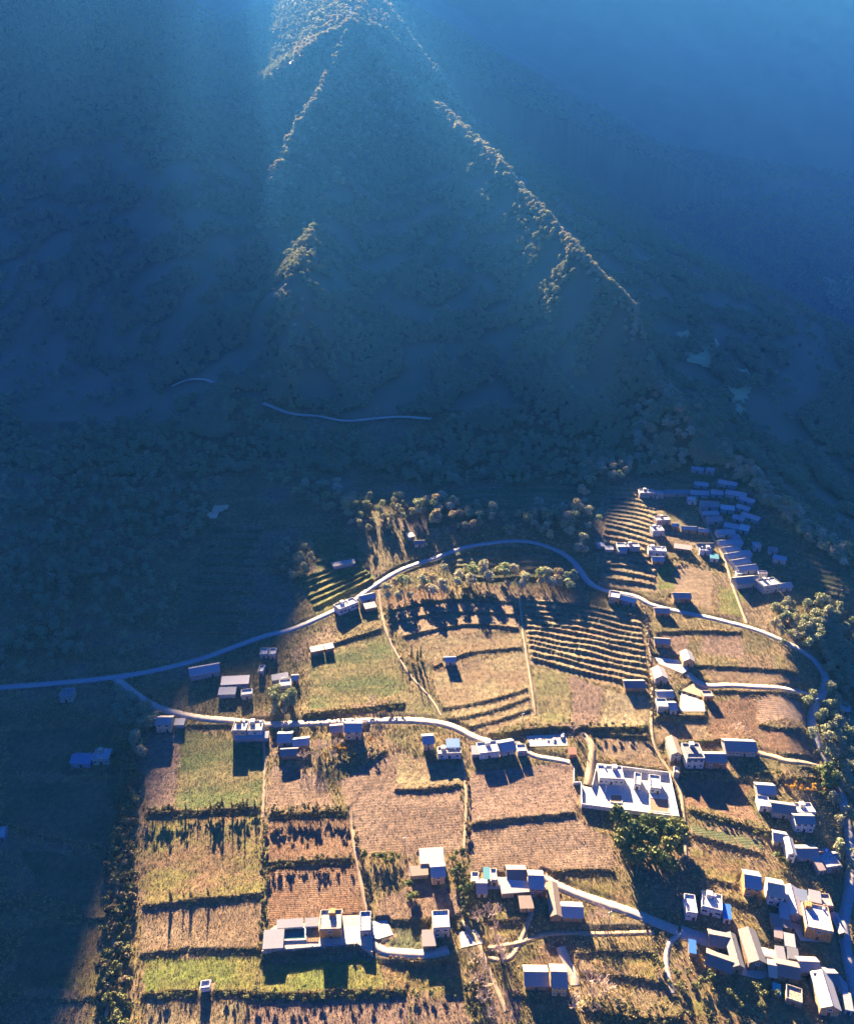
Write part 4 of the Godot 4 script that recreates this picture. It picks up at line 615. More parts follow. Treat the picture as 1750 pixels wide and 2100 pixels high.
func box(st: SurfaceTool, c: Vector3, s: Vector3) -> void:
	var h := s * 0.5
	var p := []
	for i in 8:
		p.append(c + Vector3(h.x if i & 1 else -h.x, h.y if i & 2 else -h.y, h.z if i & 4 else -h.z))
	quad(st, p[6], p[7], p[5], p[4], s.x, s.y)
	quad(st, p[3], p[2], p[0], p[1], s.x, s.y)
	quad(st, p[7], p[3], p[1], p[5], s.z, s.y)
	quad(st, p[2], p[6], p[4], p[0], s.z, s.y)
	quad(st, p[2], p[3], p[7], p[6], s.x, s.z)
	quad(st, p[4], p[5], p[1], p[0], s.x, s.z)

func slab(st: SurfaceTool, a: Vector3, b: Vector3, c: Vector3, d: Vector3, thick: float) -> void:
	# a sloping plate: a-b the upper edge, d-c the lower one
	var down := Vector3(0, -thick, 0)
	quad(st, a, b, c, d, a.distance_to(b), a.distance_to(d))
	quad(st, d + down, c + down, b + down, a + down)
	quad(st, d, c, c + down, d + down)
	quad(st, b, a, a + down, b + down)
	quad(st, a, d, d + down, a + down)
	quad(st, c, b, b + down, c + down)

func smooth_line(p: PackedVector2Array, n := 8) -> PackedVector2Array:
	var out := PackedVector2Array()
	for i in p.size() - 1:
		var a := p[maxi(i - 1, 0)]
		var d := p[mini(i + 2, p.size() - 1)]
		for k in n:
			out.append(p[i].cubic_interpolate(p[i + 1], a, d, float(k) / n))
	out.append(p[p.size() - 1])
	return out

func even_line(p: PackedVector2Array, step: float) -> PackedVector2Array:
	var out := PackedVector2Array([p[0]])
	var left := step
	for i in p.size() - 1:
		var a := p[i]
		var l := a.distance_to(p[i + 1])
		var at := 0.0
		while l - at >= left:
			at += left
			out.append(a.lerp(p[i + 1], at / l))
			left = step
		left -= l - at
	return out

# ---------------------------------------------------------------- surfaces
var skins := {}
func pixels(n: int, f: Callable) -> Image:
	var im := Image.create(n, n, false, Image.FORMAT_L8)
	for y in n:
		for x in n:
			var v: float = f.call(x, y)
			im.set_pixel(x, y, Color(v, v, v))
	return im

func wave(n: int, seed_: int, freq: float, octaves := 4) -> PackedByteArray:
	var z := FastNoiseLite.new()
	z.seed = seed_
	z.frequency = freq
	z.fractal_octaves = octaves
	return z.get_seamless_image(n, n, false, false, 0.15).get_data()

var tex := {}
func make_textures() -> void:
	var n := 512
	var coarse := wave(n, 3, 0.012, 3)
	var fine := wave(n, 4, 0.09, 3)
	var grit := wave(n, 5, 0.3, 2)
	var speck := wave(n, 6, 0.14, 4)
	var forms := {
		"rough": func(x: int, y: int) -> float:
			var k := y * n + x
			return clampf(coarse[k] / 255.0 * 0.3 + fine[k] / 255.0 * 0.6 + grit[k] / 255.0 * 0.5 - 0.2, 0, 1),
		"plough": func(x: int, y: int) -> float:
			var k := y * n + x
			var w := (coarse[k] / 255.0 - 0.5) * 26.0
			var row := 0.5 + 0.5 * sin((y + w) * TAU / 51.2 * 1.0)
			var broken := fine[((y / 3 * n) % (n * n)) + (x / 3)] / 255.0
			return clampf(row * 0.5 * (0.4 + 1.1 * broken) + fine[k] / 255.0 * 0.45 + grit[k] / 255.0 * 0.3 - 0.18, 0, 1),
		"rows": func(x: int, y: int) -> float:
			var k := y * n + x
			var row := smoothstep(-0.2, 0.5, sin((y + (fine[k] / 255.0 - 0.5) * 14.0) * TAU / 85.33))
			return clampf(row * 0.65 + grit[k] / 255.0 * 0.35 + fine[k] / 255.0 * 0.2 - 0.1, 0, 1)}
	for form in forms:
		var im := pixels(n, forms[form])
		var bump: Image = im.duplicate()
		bump.convert(Image.FORMAT_RGBA8)
		bump.bump_map_to_normal_map(7.0)
		tex[form + "_n"] = ImageTexture.create_from_image(bump)
		tex[form] = ImageTexture.create_from_image(pixels(n, func(x: int, y: int) -> float: return clampf(0.5 + 0.42 * speck[y * n + x] / 255.0 + 0.2 * (coarse[y * n + x] / 255.0 - 0.5), 0, 1)))
	# roof tiles: courses across, channels down the slope
	var tile := pixels(256, func(x: int, y: int) -> float:
		var ch := absf(sin(x * PI / 32.0))
		var co := fmod(y, 32.0) / 32.0
		return clampf(0.35 + ch * 0.4 + co * 0.2, 0, 1))
	var tn: Image = tile.duplicate()
	tn.convert(Image.FORMAT_RGBA8)
	tn.bump_map_to_normal_map(4.0)
	tex["tile_n"] = ImageTexture.create_from_image(tn)
	var tf := wave(256, 8, 0.05, 4)
	var tg := wave(256, 9, 0.25, 2)
	tex["tile"] = ImageTexture.create_from_image(pixels(256, func(x: int, y: int) -> float: return clampf(0.45 + tf[y * 256 + x] / 255.0 * 0.5 + (tg[y * 256 + x] / 255.0 - 0.5) * 0.4, 0, 1)))
	var pf := wave(256, 18, 0.02, 4)
	var pg := wave(256, 19, 0.12, 3)
	tex["plaster"] = ImageTexture.create_from_image(pixels(256, func(x: int, y: int) -> float: return clampf(0.48 + pf[y * 256 + x] / 255.0 * 0.5 + (pg[y * 256 + x] / 255.0 - 0.5) * 0.3, 0, 1)))

func paint(c: Color) -> Color:
	return c.linear_to_srgb()

func skin(key: String, c: Color, kind := "plaster", rough := 0.9) -> StandardMaterial3D:
	var id := key + kind
	if skins.has(id): return skins[id]
	var m := StandardMaterial3D.new()
	m.albedo_color = paint(c)
	m.roughness = rough
	if kind == "tile" or kind == "sheet":
		m.albedo_texture = tex["tile"]
		m.normal_enabled = true
		m.normal_texture = tex["tile_n"]
		m.normal_scale = 0.9 if kind == "tile" else 0.5
		m.uv1_scale = Vector3(0.45, 0.45, 1)
	elif kind == "plaster":
		m.albedo_texture = tex["plaster"]
		m.uv1_triplanar = true
		m.uv1_scale = Vector3(0.17, 0.17, 0.17)
	elif kind == "leaf":
		m.vertex_color_use_as_albedo = true
		m.albedo_color = Color.WHITE
		m.backlight_enabled = true
		m.backlight = paint(c * 0.5)
	elif kind == "colour":
		m.vertex_color_use_as_albedo = true
		m.albedo_color = Color.WHITE
	skins[id] = m
	return m

func ground_skin(form: String) -> StandardMaterial3D:
	var id := "ground" + form
	if skins.has(id): return skins[id]
	var m := StandardMaterial3D.new()
	m.vertex_color_use_as_albedo = true
	m.roughness = 1.0
	m.albedo_texture = tex[form]
	m.normal_enabled = true
	m.normal_texture = tex[form + "_n"]
	m.normal_scale = 2.4
	skins[id] = m
	return m

var ROOFS := {"tile": Color(0.26, 0.25, 0.25), "gray": Color(0.34, 0.335, 0.33), "lgray": Color(0.5, 0.5, 0.51), "white": Color(0.68, 0.66, 0.62), "pink": Color(0.55, 0.42, 0.37), "brown": Color(0.32, 0.235, 0.19), "blue": Color(0.03, 0.28, 0.8), "blue2": Color(0.24, 0.32, 0.46), "teal": Color(0.06, 0.45, 0.5), "teal2": Color(0.16, 0.3, 0.34), "pewter": Color(0.48, 0.48, 0.49), "cream": Color(0.66, 0.55, 0.4), "tan": Color(0.48, 0.36, 0.25), "rust": Color(0.42, 0.16, 0.07)}
var WALLS := {"white": Color(0.78, 0.76, 0.72), "cream": Color(0.72, 0.58, 0.38), "tan": Color(0.58, 0.4, 0.22), "orange": Color(0.62, 0.32, 0.1), "gray": Color(0.4, 0.39, 0.39), "mud": Color(0.36, 0.24, 0.14), "brick": Color(0.38, 0.2, 0.13), "yellow": Color(0.72, 0.5, 0.18), "pink": Color(0.55, 0.4, 0.38), "blue2": Color(0.36, 0.42, 0.5), "stone": Color(0.5, 0.49, 0.47)}

# ---------------------------------------------------------------- the near ground, a metre grid
const GX := -330.0
const GZ := -720.0
const NX := 671
const NZ := 631
var hgt := PackedFloat32Array()
var fid := PackedInt32Array()
var bank_mask := PackedFloat32Array()

func in_view(x: float, z: float, extra: float) -> bool:
	return absf(x) < 0.488 * -z + 71.0 + extra

func make_grid() -> void:
	var cx := 169
	var cz := 159
	var low := PackedFloat32Array()
	low.resize(cx * cz)
	for j in cz:
		for i in cx:
			low[j * cx + i] = land(GX + i * 4.0, GZ + j * 4.0)
	hgt.resize(NX * NZ)
	fid.resize(NX * NZ)
	fid.fill(-1)
	bank_mask.resize(NX * NZ)
	for j in NZ:
		for i in NX:
			var a := i / 4
			var b := j / 4
			var u := (i % 4) / 4.0
			var v := (j % 4) / 4.0
			var k := b * cx + a
			var x := GX + i
			var z := GZ + j
			hgt[j * NX + i] = lerpf(lerpf(low[k], low[k + 1], u), lerpf(low[k + cx], low[k + cx + 1], u), v) + noise_mid.get_noise_2d(x * 1.5, z * 1.5) * 0.5

func height(x: float, z: float) -> float:
	var fx := clampf(x - GX, 0.0, NX - 1.01)
	var fz := clampf(z - GZ, 0.0, NZ - 1.01)
	if x < GX or x > GX + NX - 1 or z < GZ or z > GZ + NZ - 1:
		return land(x, z)
	var i := int(fx)
	var j := int(fz)
	var k := j * NX + i
	return lerpf(lerpf(hgt[k], hgt[k + 1], fx - i), lerpf(hgt[k + NX], hgt[k + NX + 1], fx - i), fz - j)

func bounds(p: PackedVector2Array, more: float) -> Rect2i:
	var r := Rect2(p[0], Vector2.ZERO)
	for q in p: r = r.expand(q)
	r = r.grow(more)
	var a := Vector2i(clampi(int(r.position.x - GX), 0, NX - 1), clampi(int(r.position.y - GZ), 0, NZ - 1))
	var b := Vector2i(clampi(int(r.end.x - GX) + 1, 0, NX - 1), clampi(int(r.end.y - GZ) + 1, 0, NZ - 1))
	return Rect2i(a, b - a)

func stamp_bank(line: PackedVector2Array, rise: float, back: float, verge := 1.3) -> void:
	# the land is cut into a step along the line: it is raised behind and falls off to the old slope
	for s in line.size() - 1:
		var a := line[s]
		var d := line[s + 1] - a
		var l := d.length()
		if l < 0.01: continue
		d /= l
		var r := bounds(PackedVector2Array([a, line[s + 1]]), back)
		for j in range(r.position.y, r.end.y + 1):
			for i in range(r.position.x, r.end.x + 1):
				var q := Vector2(GX + i, GZ + j) - a
				var u := q.dot(d)
				if u < 0.0 or u >= l: continue
				var side := d.x * q.y - d.y * q.x
				if side > 1.2 or side < -back: continue
				var k := j * NX + i
				if side < 0.0:
					hgt[k] += rise * pow(1.0 + side / back, 1.3)
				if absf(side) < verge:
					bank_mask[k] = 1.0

func road_line(line: PackedVector2Array) -> PackedVector2Array:
	return even_line(smooth_line(line, 10), 2.0)

var road_heights := []
func level_road(line: PackedVector2Array, width: float) -> PackedFloat32Array:
	var y := PackedFloat32Array()
	for p in line: y.append(height(p.x, p.y))
	for pass_ in 6:
		var z := y.duplicate()
		for i in range(1, y.size() - 1): z[i] = (y[i - 1] + y[i] + y[i + 1]) / 3.0
		y = z
	var reach := width * 0.5 + 2.5
	var near := {}
	var want := {}
	for s in line.size() - 1:
		var a := line[s]
		var d := line[s + 1] - a
		var l := d.length()
		d /= maxf(l, 0.001)
		var r := bounds(PackedVector2Array([a, line[s + 1]]), reach)
		for j in range(r.position.y, r.end.y + 1):
			for i in range(r.position.x, r.end.x + 1):
				var q := Vector2(GX + i, GZ + j) - a
				var u := clampf(q.dot(d), 0.0, l)
				var off := (q - d * u).length()
				var k := j * NX + i
				if off > reach or off >= near.get(k, 1e9): continue
				near[k] = off
				want[k] = lerpf(y[s], y[s + 1], u / maxf(l, 0.001)) - 0.12
	for k in near:
		hgt[k] = lerpf(want[k], hgt[k], smoothstep(width * 0.5 + 1.0, reach, near[k]))
		if near[k] < width * 0.5 - 0.35: fid[k] = -2
	return y

func ribbon(called: String, line: PackedVector2Array, y: PackedFloat32Array, width: float, mat: Material) -> MeshInstance3D:
	var st := begin()
	st.set_smooth_group(0)
	var along := 0.0
	var rows := []
	for i in line.size():
		var d := (line[mini(i + 1, line.size() - 1)] - line[maxi(i - 1, 0)]).normalized()
		var n := Vector2(-d.y, d.x) * width * 0.5 * (1.0 + 0.16 * noise_mid.get_noise_2d(line[i].x * 12.0, line[i].y * 12.0))
		rows.append([line[i] - n, line[i] + n, y[i] + 0.06, along])
		if i + 1 < line.size(): along += line[i].distance_to(line[i + 1])
	for i in rows.size() - 1:
		var a = rows[i]
		var b = rows[i + 1]
		var l0 := Vector3(a[0].x, a[2], a[0].y)
		var r0 := Vector3(a[1].x, a[2], a[1].y)
		var l1 := Vector3(b[0].x, b[2], b[0].y)
		var r1 := Vector3(b[1].x, b[2], b[1].y)
		quad(st, l0, l1, r1, r0)
		var dn := Vector3(0, -0.5, 0)
		quad(st, l1, l0, l0 + dn, l1 + dn)
		quad(st, r0, r1, r1 + dn, r0 + dn)
	var o := put(called, done(st), mat)
	tag(o, "", "", "", "structure")
	return o

func road_skin(kind: String) -> StandardMaterial3D:
	var c: Color = {"asphalt": Color(0.4, 0.38, 0.36), "concrete": Color(0.5, 0.42, 0.33), "pale": Color(0.56, 0.49, 0.4), "white": Color(0.55, 0.51, 0.45), "dirt": Color(0.42, 0.3, 0.18)}[kind]
	var m := skin("road " + kind, c)
	m.albedo_texture = tex["rough"]
	m.albedo_color = paint(c * 1.25)
	m.uv1_triplanar = true
	m.uv1_world_triplanar = true
	m.uv1_scale = Vector3(0.13, 0.13, 0.13)
	return m

var SOILS := {"tan": [Color(0.5, 0.35, 0.2), Color(0.4, 0.26, 0.14)], "brown": [Color(0.38, 0.24, 0.15), Color(0.48, 0.32, 0.21)], "rose": [Color(0.44, 0.28, 0.19), Color(0.5, 0.33, 0.23)], "rust": [Color(0.36, 0.19, 0.1), Color(0.46, 0.27, 0.15)],
	"straw": [Color(0.52, 0.41, 0.2), Color(0.44, 0.29, 0.15)], "gold": [Color(0.4, 0.35, 0.08), Color(0.42, 0.25, 0.12)], "green": [Color(0.17, 0.23, 0.045), Color(0.42, 0.34, 0.12)], "ygreen": [Color(0.28, 0.34, 0.05), Color(0.4, 0.34, 0.08)],
	"greygreen": [Color(0.22, 0.24, 0.1), Color(0.34, 0.29, 0.15)], "olive": [Color(0.38, 0.35, 0.12), Color(0.5, 0.39, 0.17)], "pale": [Color(0.64, 0.52, 0.29), Color(0.55, 0.42, 0.2)], "dgreen": [Color(0.16, 0.2, 0.07), Color(0.36, 0.28, 0.13)], "dusk": [Color(0.4, 0.31, 0.2), Color(0.28, 0.26, 0.12)], "wild": [Color(0.48, 0.34, 0.14), Color(0.27, 0.23, 0.08)]}

func soil(kind: String, x: float, z: float, bank: float) -> Color:
	var s: Array = SOILS[kind]
	var n := clampf(0.5 + 1.3 * noise_mid.get_noise_2d(x * 1.3, z * 2.6) + 0.5 * noise_fine.get_noise_2d(x * 0.6, z * 2.0), 0, 1)
	var c: Color = s[0].lerp(s[1], n)
	c *= 0.76 + 0.5 * noise_fine.get_noise_2d(x * 2.0 + 50.0, z * 2.0)
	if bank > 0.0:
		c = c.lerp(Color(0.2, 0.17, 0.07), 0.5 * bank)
	return c

var VW := PackedVector3Array()
func make_ground(fields: Array) -> void:
	# one mesh per field, one for what lies between; they share the grid and so meet without a gap
	var count := fields.size() + 1
	var verts := []; var cols := []; var uvs := []; var nors := []; var idx := []
	var stamp := []
	for f in count:
		verts.append(PackedVector3Array()); cols.append(PackedColorArray()); uvs.append(PackedVector2Array()); nors.append(PackedVector3Array()); idx.append(PackedInt32Array())
		stamp.append({})
	for j in NZ - 1:
		for i in NX - 1:
			var x := GX + i
			var z := GZ + j
			if not in_view(x, z, 45.0): continue
			var k := j * NX + i
			var f := fid[k] if fid[k] >= 0 else count - 1
			var own: Dictionary = stamp[f]
			var spec = fields[f] if f < count - 1 else null
			var at := PackedInt32Array()
			for c in 4:
				var ii := i + (c & 1)
				var jj := j + (c >> 1)
				var kk := jj * NX + ii
				var at_: int = own.get(kk, -1)
				if at_ < 0:
					at_ = verts[f].size()
					own[kk] = at_
					var xx := GX + ii
					var zz := GZ + jj
					verts[f].append(Vector3(xx, hgt[kk], zz))
					var dx: float = hgt[kk + (1 if ii < NX - 1 else 0)] - hgt[kk - (1 if ii > 0 else 0)]
					var dz: float = hgt[kk + (NX if jj < NZ - 1 else 0)] - hgt[kk - (NX if jj > 0 else 0)]
					nors[f].append(Vector3(-dx, 2.0, -dz).normalized())
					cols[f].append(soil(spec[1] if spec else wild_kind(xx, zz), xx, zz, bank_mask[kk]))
					var a: float = deg_to_rad(spec[2]) if spec else 0.0
					uvs[f].append(Vector2(xx * cos(a) + zz * sin(a), -xx * sin(a) + zz * cos(a)) / 9.0)
				at.append(at_)
			idx[f].append_array([at[0], at[1], at[2], at[1], at[3], at[2]])
	for f in count:
		if idx[f].is_empty(): continue
		var arr := []
		arr.resize(Mesh.ARRAY_MAX)
		arr[Mesh.ARRAY_VERTEX] = verts[f]; arr[Mesh.ARRAY_NORMAL] = nors[f]; arr[Mesh.ARRAY_COLOR] = cols[f]; arr[Mesh.ARRAY_TEX_UV] = uvs[f]; arr[Mesh.ARRAY_INDEX] = idx[f]
		var mesh := ArrayMesh.new()
		mesh.add_surface_from_arrays(Mesh.PRIMITIVE_TRIANGLES, arr)
		var kind: String = fields[f][0] if f < count - 1 else "rough"
		var form: String = {"plough": "plough", "rows": "rows", "terrace": "plough"}.get(kind, "rough")
		var o := put("ground" if f == count - 1 else "terraced_field" if kind == "terrace" else "field", mesh, ground_skin(form))
		tag(o, "", "", "", "structure")

func wild_kind(x: float, z: float) -> String:
	return "wild" if noise_mid.get_noise_2d(x * 0.8 + 300.0, z * 0.8) < 0.12 else "tan"

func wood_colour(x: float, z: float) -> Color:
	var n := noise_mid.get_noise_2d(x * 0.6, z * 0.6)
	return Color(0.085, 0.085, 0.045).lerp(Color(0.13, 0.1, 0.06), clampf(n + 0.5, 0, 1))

func sheet(called: String, x0: float, z0: float, x1: float, z1: float, step: float, lower: float, hole: Rect2) -> void:
	var nx := int((x1 - x0) / step)
	var nz := int((z1 - z0) / step)
	var v := PackedVector3Array(); var c := PackedColorArray(); var n := PackedVector3Array(); var id := PackedInt32Array()
	for j in nz + 1:
		for i in nx + 1:
			var x := x0 + i * step
			var z := z0 + j * step
			v.append(Vector3(x, land(x, z) - lower, z))
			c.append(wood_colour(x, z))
	for j in nz + 1:
		for i in nx + 1:
			var k := j * (nx + 1) + i
			var dx := v[k + (1 if i < nx else 0)] - v[k - (1 if i > 0 else 0)]
			var dz := v[k + (nx + 1 if j < nz else 0)] - v[k - (nx + 1 if j > 0 else 0)]
			n.append(dz.cross(dx).normalized())
			if i == nx or j == nz: continue
			var p := Vector2(v[k].x, v[k].z)
			if hole.has_point(p) and hole.has_point(p + Vector2(step, step)): continue
			id.append_array([k, k + 1, k + nx + 1, k + 1, k + nx + 2, k + nx + 1])
	var arr := []
	arr.resize(Mesh.ARRAY_MAX)
	arr[Mesh.ARRAY_VERTEX] = v; arr[Mesh.ARRAY_NORMAL] = n; arr[Mesh.ARRAY_COLOR] = c; arr[Mesh.ARRAY_INDEX] = id
	var mesh := ArrayMesh.new()
	mesh.add_surface_from_arrays(Mesh.PRIMITIVE_TRIANGLES, arr)
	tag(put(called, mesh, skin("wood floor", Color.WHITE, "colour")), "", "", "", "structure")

# ---------------------------------------------------------------- houses
func gable(st: SurfaceTool, w: float, d: float, h: float, rise: float, over: float) -> void:
	# ridge along x
	var y := h + rise
	var e := h - rise * over / (d * 0.5)
	var x := w * 0.5 + over
	var z := d * 0.5 + over
	slab(st, Vector3(-x, y, 0), Vector3(x, y, 0), Vector3(x, e, z), Vector3(-x, e, z), 0.16)
	slab(st, Vector3(x, y, 0), Vector3(-x, y, 0), Vector3(-x, e, -z), Vector3(x, e, -z), 0.16)

func window(parent: Node, x: float, y: float, z: float, w: float, h: float) -> void:
	var st := begin()
	var f := 0.09
	box(st, Vector3(0, h * 0.5 + f * 0.5, 0.03), Vector3(w + 2 * f, f, 0.12))
	box(st, Vector3(0, -h * 0.5 - f * 0.5, 0.06), Vector3(w + 3 * f, f, 0.2))
	box(st, Vector3(-w * 0.5 - f * 0.5, 0, 0.03), Vector3(f, h, 0.12))
	box(st, Vector3(w * 0.5 + f * 0.5, 0, 0.03), Vector3(f, h, 0.12))
	box(st, Vector3(0, 0, 0.02), Vector3(0.06, h, 0.07))
	var o := put("window", done(st), skin("window frame", Color(0.62, 0.6, 0.56), "plain", 0.6), parent)
	o.position = Vector3(x, y, z)
	var p := begin()
	box(p, Vector3(0, 0, 0.0), Vector3(w, h, 0.03))
	put("pane", done(p), skin("pane", Color(0.03, 0.045, 0.06), "plain", 0.12), o)

func house(s: Array) -> void:
	var w: float = s[5]
	var d: float = s[6]
	var h: float = s[7]
	var kind: String = s[9]
	var wc: Color = WALLS[s[11]]
	var rc: Color = ROOFS[s[10]]
	var wins: int = s[12]
	var o := thing(s[0], s[1], {"farmhouse": "house", "villa": "house", "hall": "building"}.get(s[0], s[0]), s[2], Vector3(s[3], height(s[3], s[4]) + 0.05, s[4]), deg_to_rad(s[8]))
	var wall := begin()
	var base := -2.0
	box(wall, Vector3(0, (h + base) * 0.5, 0), Vector3(w, h - base, d))
	var rise := d * 0.27
	var roof := begin()
	var form := "tile" if s[10] in ["tile", "gray", "brown", "pink", "tan"] else "sheet"
	if kind == "g" or kind == "q":
		if kind == "q": rise = w * 0.3
		if kind == "g":
			gable(roof, w, d, h + 0.1, rise, 0.5)
			for x in [-w * 0.5, w * 0.5]:
				tri(wall, Vector3(x, h, d * 0.5), Vector3(x, h + rise * 0.96, 0), Vector3(x, h, -d * 0.5))
		else:
			gable(roof, d, w, h + 0.1, rise, 0.45)
			for z in [-d * 0.5, d * 0.5]:
				tri(wall, Vector3(-w * 0.5, h, z), Vector3(0, h + rise * 0.96, z), Vector3(w * 0.5, h, z))
		var r := put("roof", done(roof), skin("roof " + s[10], rc, form, 0.8), o)
		var cap := begin()
		box(cap, Vector3(0, h + rise + 0.14, 0), Vector3((w if kind == "g" else d) + 1.0, 0.22, 0.34))
		var c := put("ridge_cap", done(cap), skin("cap " + s[10], rc.lerp(Color(0.5, 0.48, 0.45), 0.4)), r)
		if kind == "q":
			r.rotation.y = PI / 2.0
	elif kind == "s":
		var y0 := h + d * 0.16
		slab(roof, Vector3(-w * 0.5 - 0.3, y0 + 0.2, -d * 0.5 - 0.3), Vector3(w * 0.5 + 0.3, y0 + 0.2, -d * 0.5 - 0.3), Vector3(w * 0.5 + 0.3, h + 0.06, d * 0.5 + 0.4), Vector3(-w * 0.5 - 0.3, h + 0.06, d * 0.5 + 0.4), 0.1)
		put("roof", done(roof), skin("roof " + s[10], rc, "sheet", 0.55), o)
		for x in [-w * 0.5, w * 0.5]:
			quad(wall, Vector3(x, h, d * 0.5), Vector3(x, h + 0.05, d * 0.5), Vector3(x, y0, -d * 0.5), Vector3(x, h, -d * 0.5))
	else:
		box(roof, Vector3(0, h + 0.09, 0), Vector3(w + 0.5, 0.22, d + 0.5))
		put("roof", done(roof), skin("flat " + s[10], rc), o)
		var par := begin()
		var t := 0.22
		var ph := 0.7
		for side in [-1, 1]:
			box(par, Vector3(0, h + 0.2 + ph * 0.5, side * (d * 0.5 - t * 0.5)), Vector3(w, ph, t))
			box(par, Vector3(side * (w * 0.5 - t * 0.5), h + 0.2 + ph * 0.5, 0), Vector3(t, ph, d - 2 * t))
		put("parapet", done(par), skin("parapet " + s[11], wc.lerp(Color(0.7, 0.68, 0.64), 0.5)), o)
		if w > 7.0:
			var head := begin()
			var k := fmod(absf(s[3] * 7.3 + s[4]), 1.0)
			box(head, Vector3(lerpf(-w * 0.3, w * 0.3, k), h + 1.25, -d * 0.5 + 1.6), Vector3(2.4, 2.1, 2.4))
			put("stair_head", done(head), skin("wall " + s[11], wc), o)
			var tank := CylinderMesh.new()
			tank.top_radius = 0.5; tank.bottom_radius = 0.55; tank.height = 1.1; tank.radial_segments = 10; tank.rings = 1
			var tk := put("water_tank", tank, skin("tank", Color(0.55, 0.57, 0.6), "plain", 0.35), o)
			tk.position = Vector3(lerpf(w * 0.32, -w * 0.32, k), h + 0.78, -d * 0.5 + 1.4)
		if kind == "h":
			# a tiled skirt over the front wall
			var sk := begin()
			slab(sk, Vector3(-w * 0.5 + 1.2, h + 1.3, d * 0.5 - 2.6), Vector3(w * 0.5 - 1.2, h + 1.3, d * 0.5 - 2.6), Vector3(w * 0.5 + 0.5, h - 0.05, d * 0.5 + 0.8), Vector3(-w * 0.5 - 0.5, h - 0.05, d * 0.5 + 0.8), 0.16)
			put("tiled_eave", done(sk), skin("roof tile", ROOFS["tile"], "tile", 0.8), o)
	put("wall", done(wall), skin("wall " + s[11], wc), o)
	if wins > 0:
		var rows := 2 if h > 4.9 else 1
		var per := maxi(1, wins / rows)
		for r in rows:
			for i in per:
				var ww := minf(1.5, w / per * 0.5) * (1.5 if s[0] == "house" and per >= 3 and rows == 1 else 1.0)
				var x := -w * 0.5 + w * (i + 0.5) / per
				var y := (h / rows) * (r + 0.55)
				if r == 0 and i == per / 2 and h > 2.9: continue
				window(o, x, y, d * 0.5, ww, 1.35)
	if h > 2.9 and s[0] != "barn" and s[0] != "tomb":
		var door := begin()
		box(door, Vector3(0, 1.05, 0.03), Vector3(1.2, 2.1, 0.1))
		var dr := put("door", done(door), skin("door", Color(0.13, 0.07, 0.04)), o)
		var per2 := maxi(1, wins / (2 if h > 4.9 else 1))
		dr.position = Vector3(-w * 0.5 + w * (per2 / 2 + 0.5) / per2, 0, d * 0.5)

# ---------------------------------------------------------------- plants
func leaf_quad(st: SurfaceTool, at: Vector3, out: Vector3, size: float, c: Color) -> void:
	var n := (out + Vector3(rng.randf_range(-1, 1), rng.randf_range(-1, 1), rng.randf_range(-1, 1)) * 0.9).normalized()
	var t := n.cross(Vector3(rng.randf_range(-1, 1), rng.randf_range(-1, 1), rng.randf_range(-1, 1))).normalized()
	var b := n.cross(t)
	t *= size * rng.randf_range(0.7, 1.2)
	b *= size * rng.randf_range(0.5, 0.9)
	st.set_color(c)
	for p in [at + t, at + b * 0.9, at - t * 0.8, at + t, at - t * 0.8, at - b]:
		st.add_vertex(p + n * rng.randf_range(-0.1, 0.1) * size)

func tube(st: SurfaceTool, a: Vector3, b: Vector3, ra: float, rb: float, c: Color, n := 5) -> void:
	var d := (b - a).normalized()
	var u := d.cross(Vector3(0.31, 0.2, 0.93)).normalized()
	var v := d.cross(u)
	st.set_color(c)
	for i in n:
		var p := TAU * i / n
		var q := TAU * (i + 1) / n
		var e := u * cos(p) + v * sin(p)
		var f := u * cos(q) + v * sin(q)
		for k in [a + e * ra, b + e * rb, b + f * rb, a + e * ra, b + f * rb, a + f * ra]:
			st.add_vertex(k)

func crown_mesh(seed_: int, blobs: Array, leaves: int, size: float, c0: Color, c1: Color) -> ArrayMesh:
	rng.seed = seed_
	var st := begin()
	var total := 0.0
	for b in blobs: total += b.w * b.w
	for b in blobs:
		var tint := rng.randf()
		for i in int(leaves * b.w * b.w / total):
			var d := Vector3(rng.randfn(), rng.randfn(), rng.randfn()).normalized()
			if d.y < -0.45: d.y = -d.y
			var r: float = b.w * (0.55 + 0.5 * sqrt(rng.randf()))
			var c := c0.lerp(c1, clampf(tint * 0.6 + rng.randf() * 0.5, 0, 1)) * rng.randf_range(0.8, 1.2)
			leaf_quad(st, Vector3(b.x, b.y, b.z) + d * Vector3(r, r * 0.85, r), d, size, c)
	return done(st)

func branchy(st: SurfaceTool, at: Vector3, dir: Vector3, len: float, r: float, depth: int, c: Color) -> void:
	var end := at + dir * len
	tube(st, at, end, r, maxf(r * 0.6, 0.03), c, 5 if depth > 2 else 3)
	if depth == 0: return
	for i in (3 if depth > 1 else 4):
		var nd := (dir + Vector3(rng.randf_range(-1, 1), rng.randf_range(-0.25, 0.6), rng.randf_range(-1, 1)) * 0.85).normalized()
		branchy(st, at.lerp(end, rng.randf_range(0.55, 1.0)), nd, len * rng.randf_range(0.55, 0.8), r * 0.52, depth - 1, c)

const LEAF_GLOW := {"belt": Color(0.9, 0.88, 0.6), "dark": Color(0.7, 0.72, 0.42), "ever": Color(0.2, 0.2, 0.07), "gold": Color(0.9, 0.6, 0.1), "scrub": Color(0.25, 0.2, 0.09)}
const LOOKS := {"belt": ["greyish beige", "pale straw-coloured", "olive", "russet"], "ever": ["deep green", "yellow-green", "blackish green"], "scrub": ["dark olive", "brownish", "greenish"]}
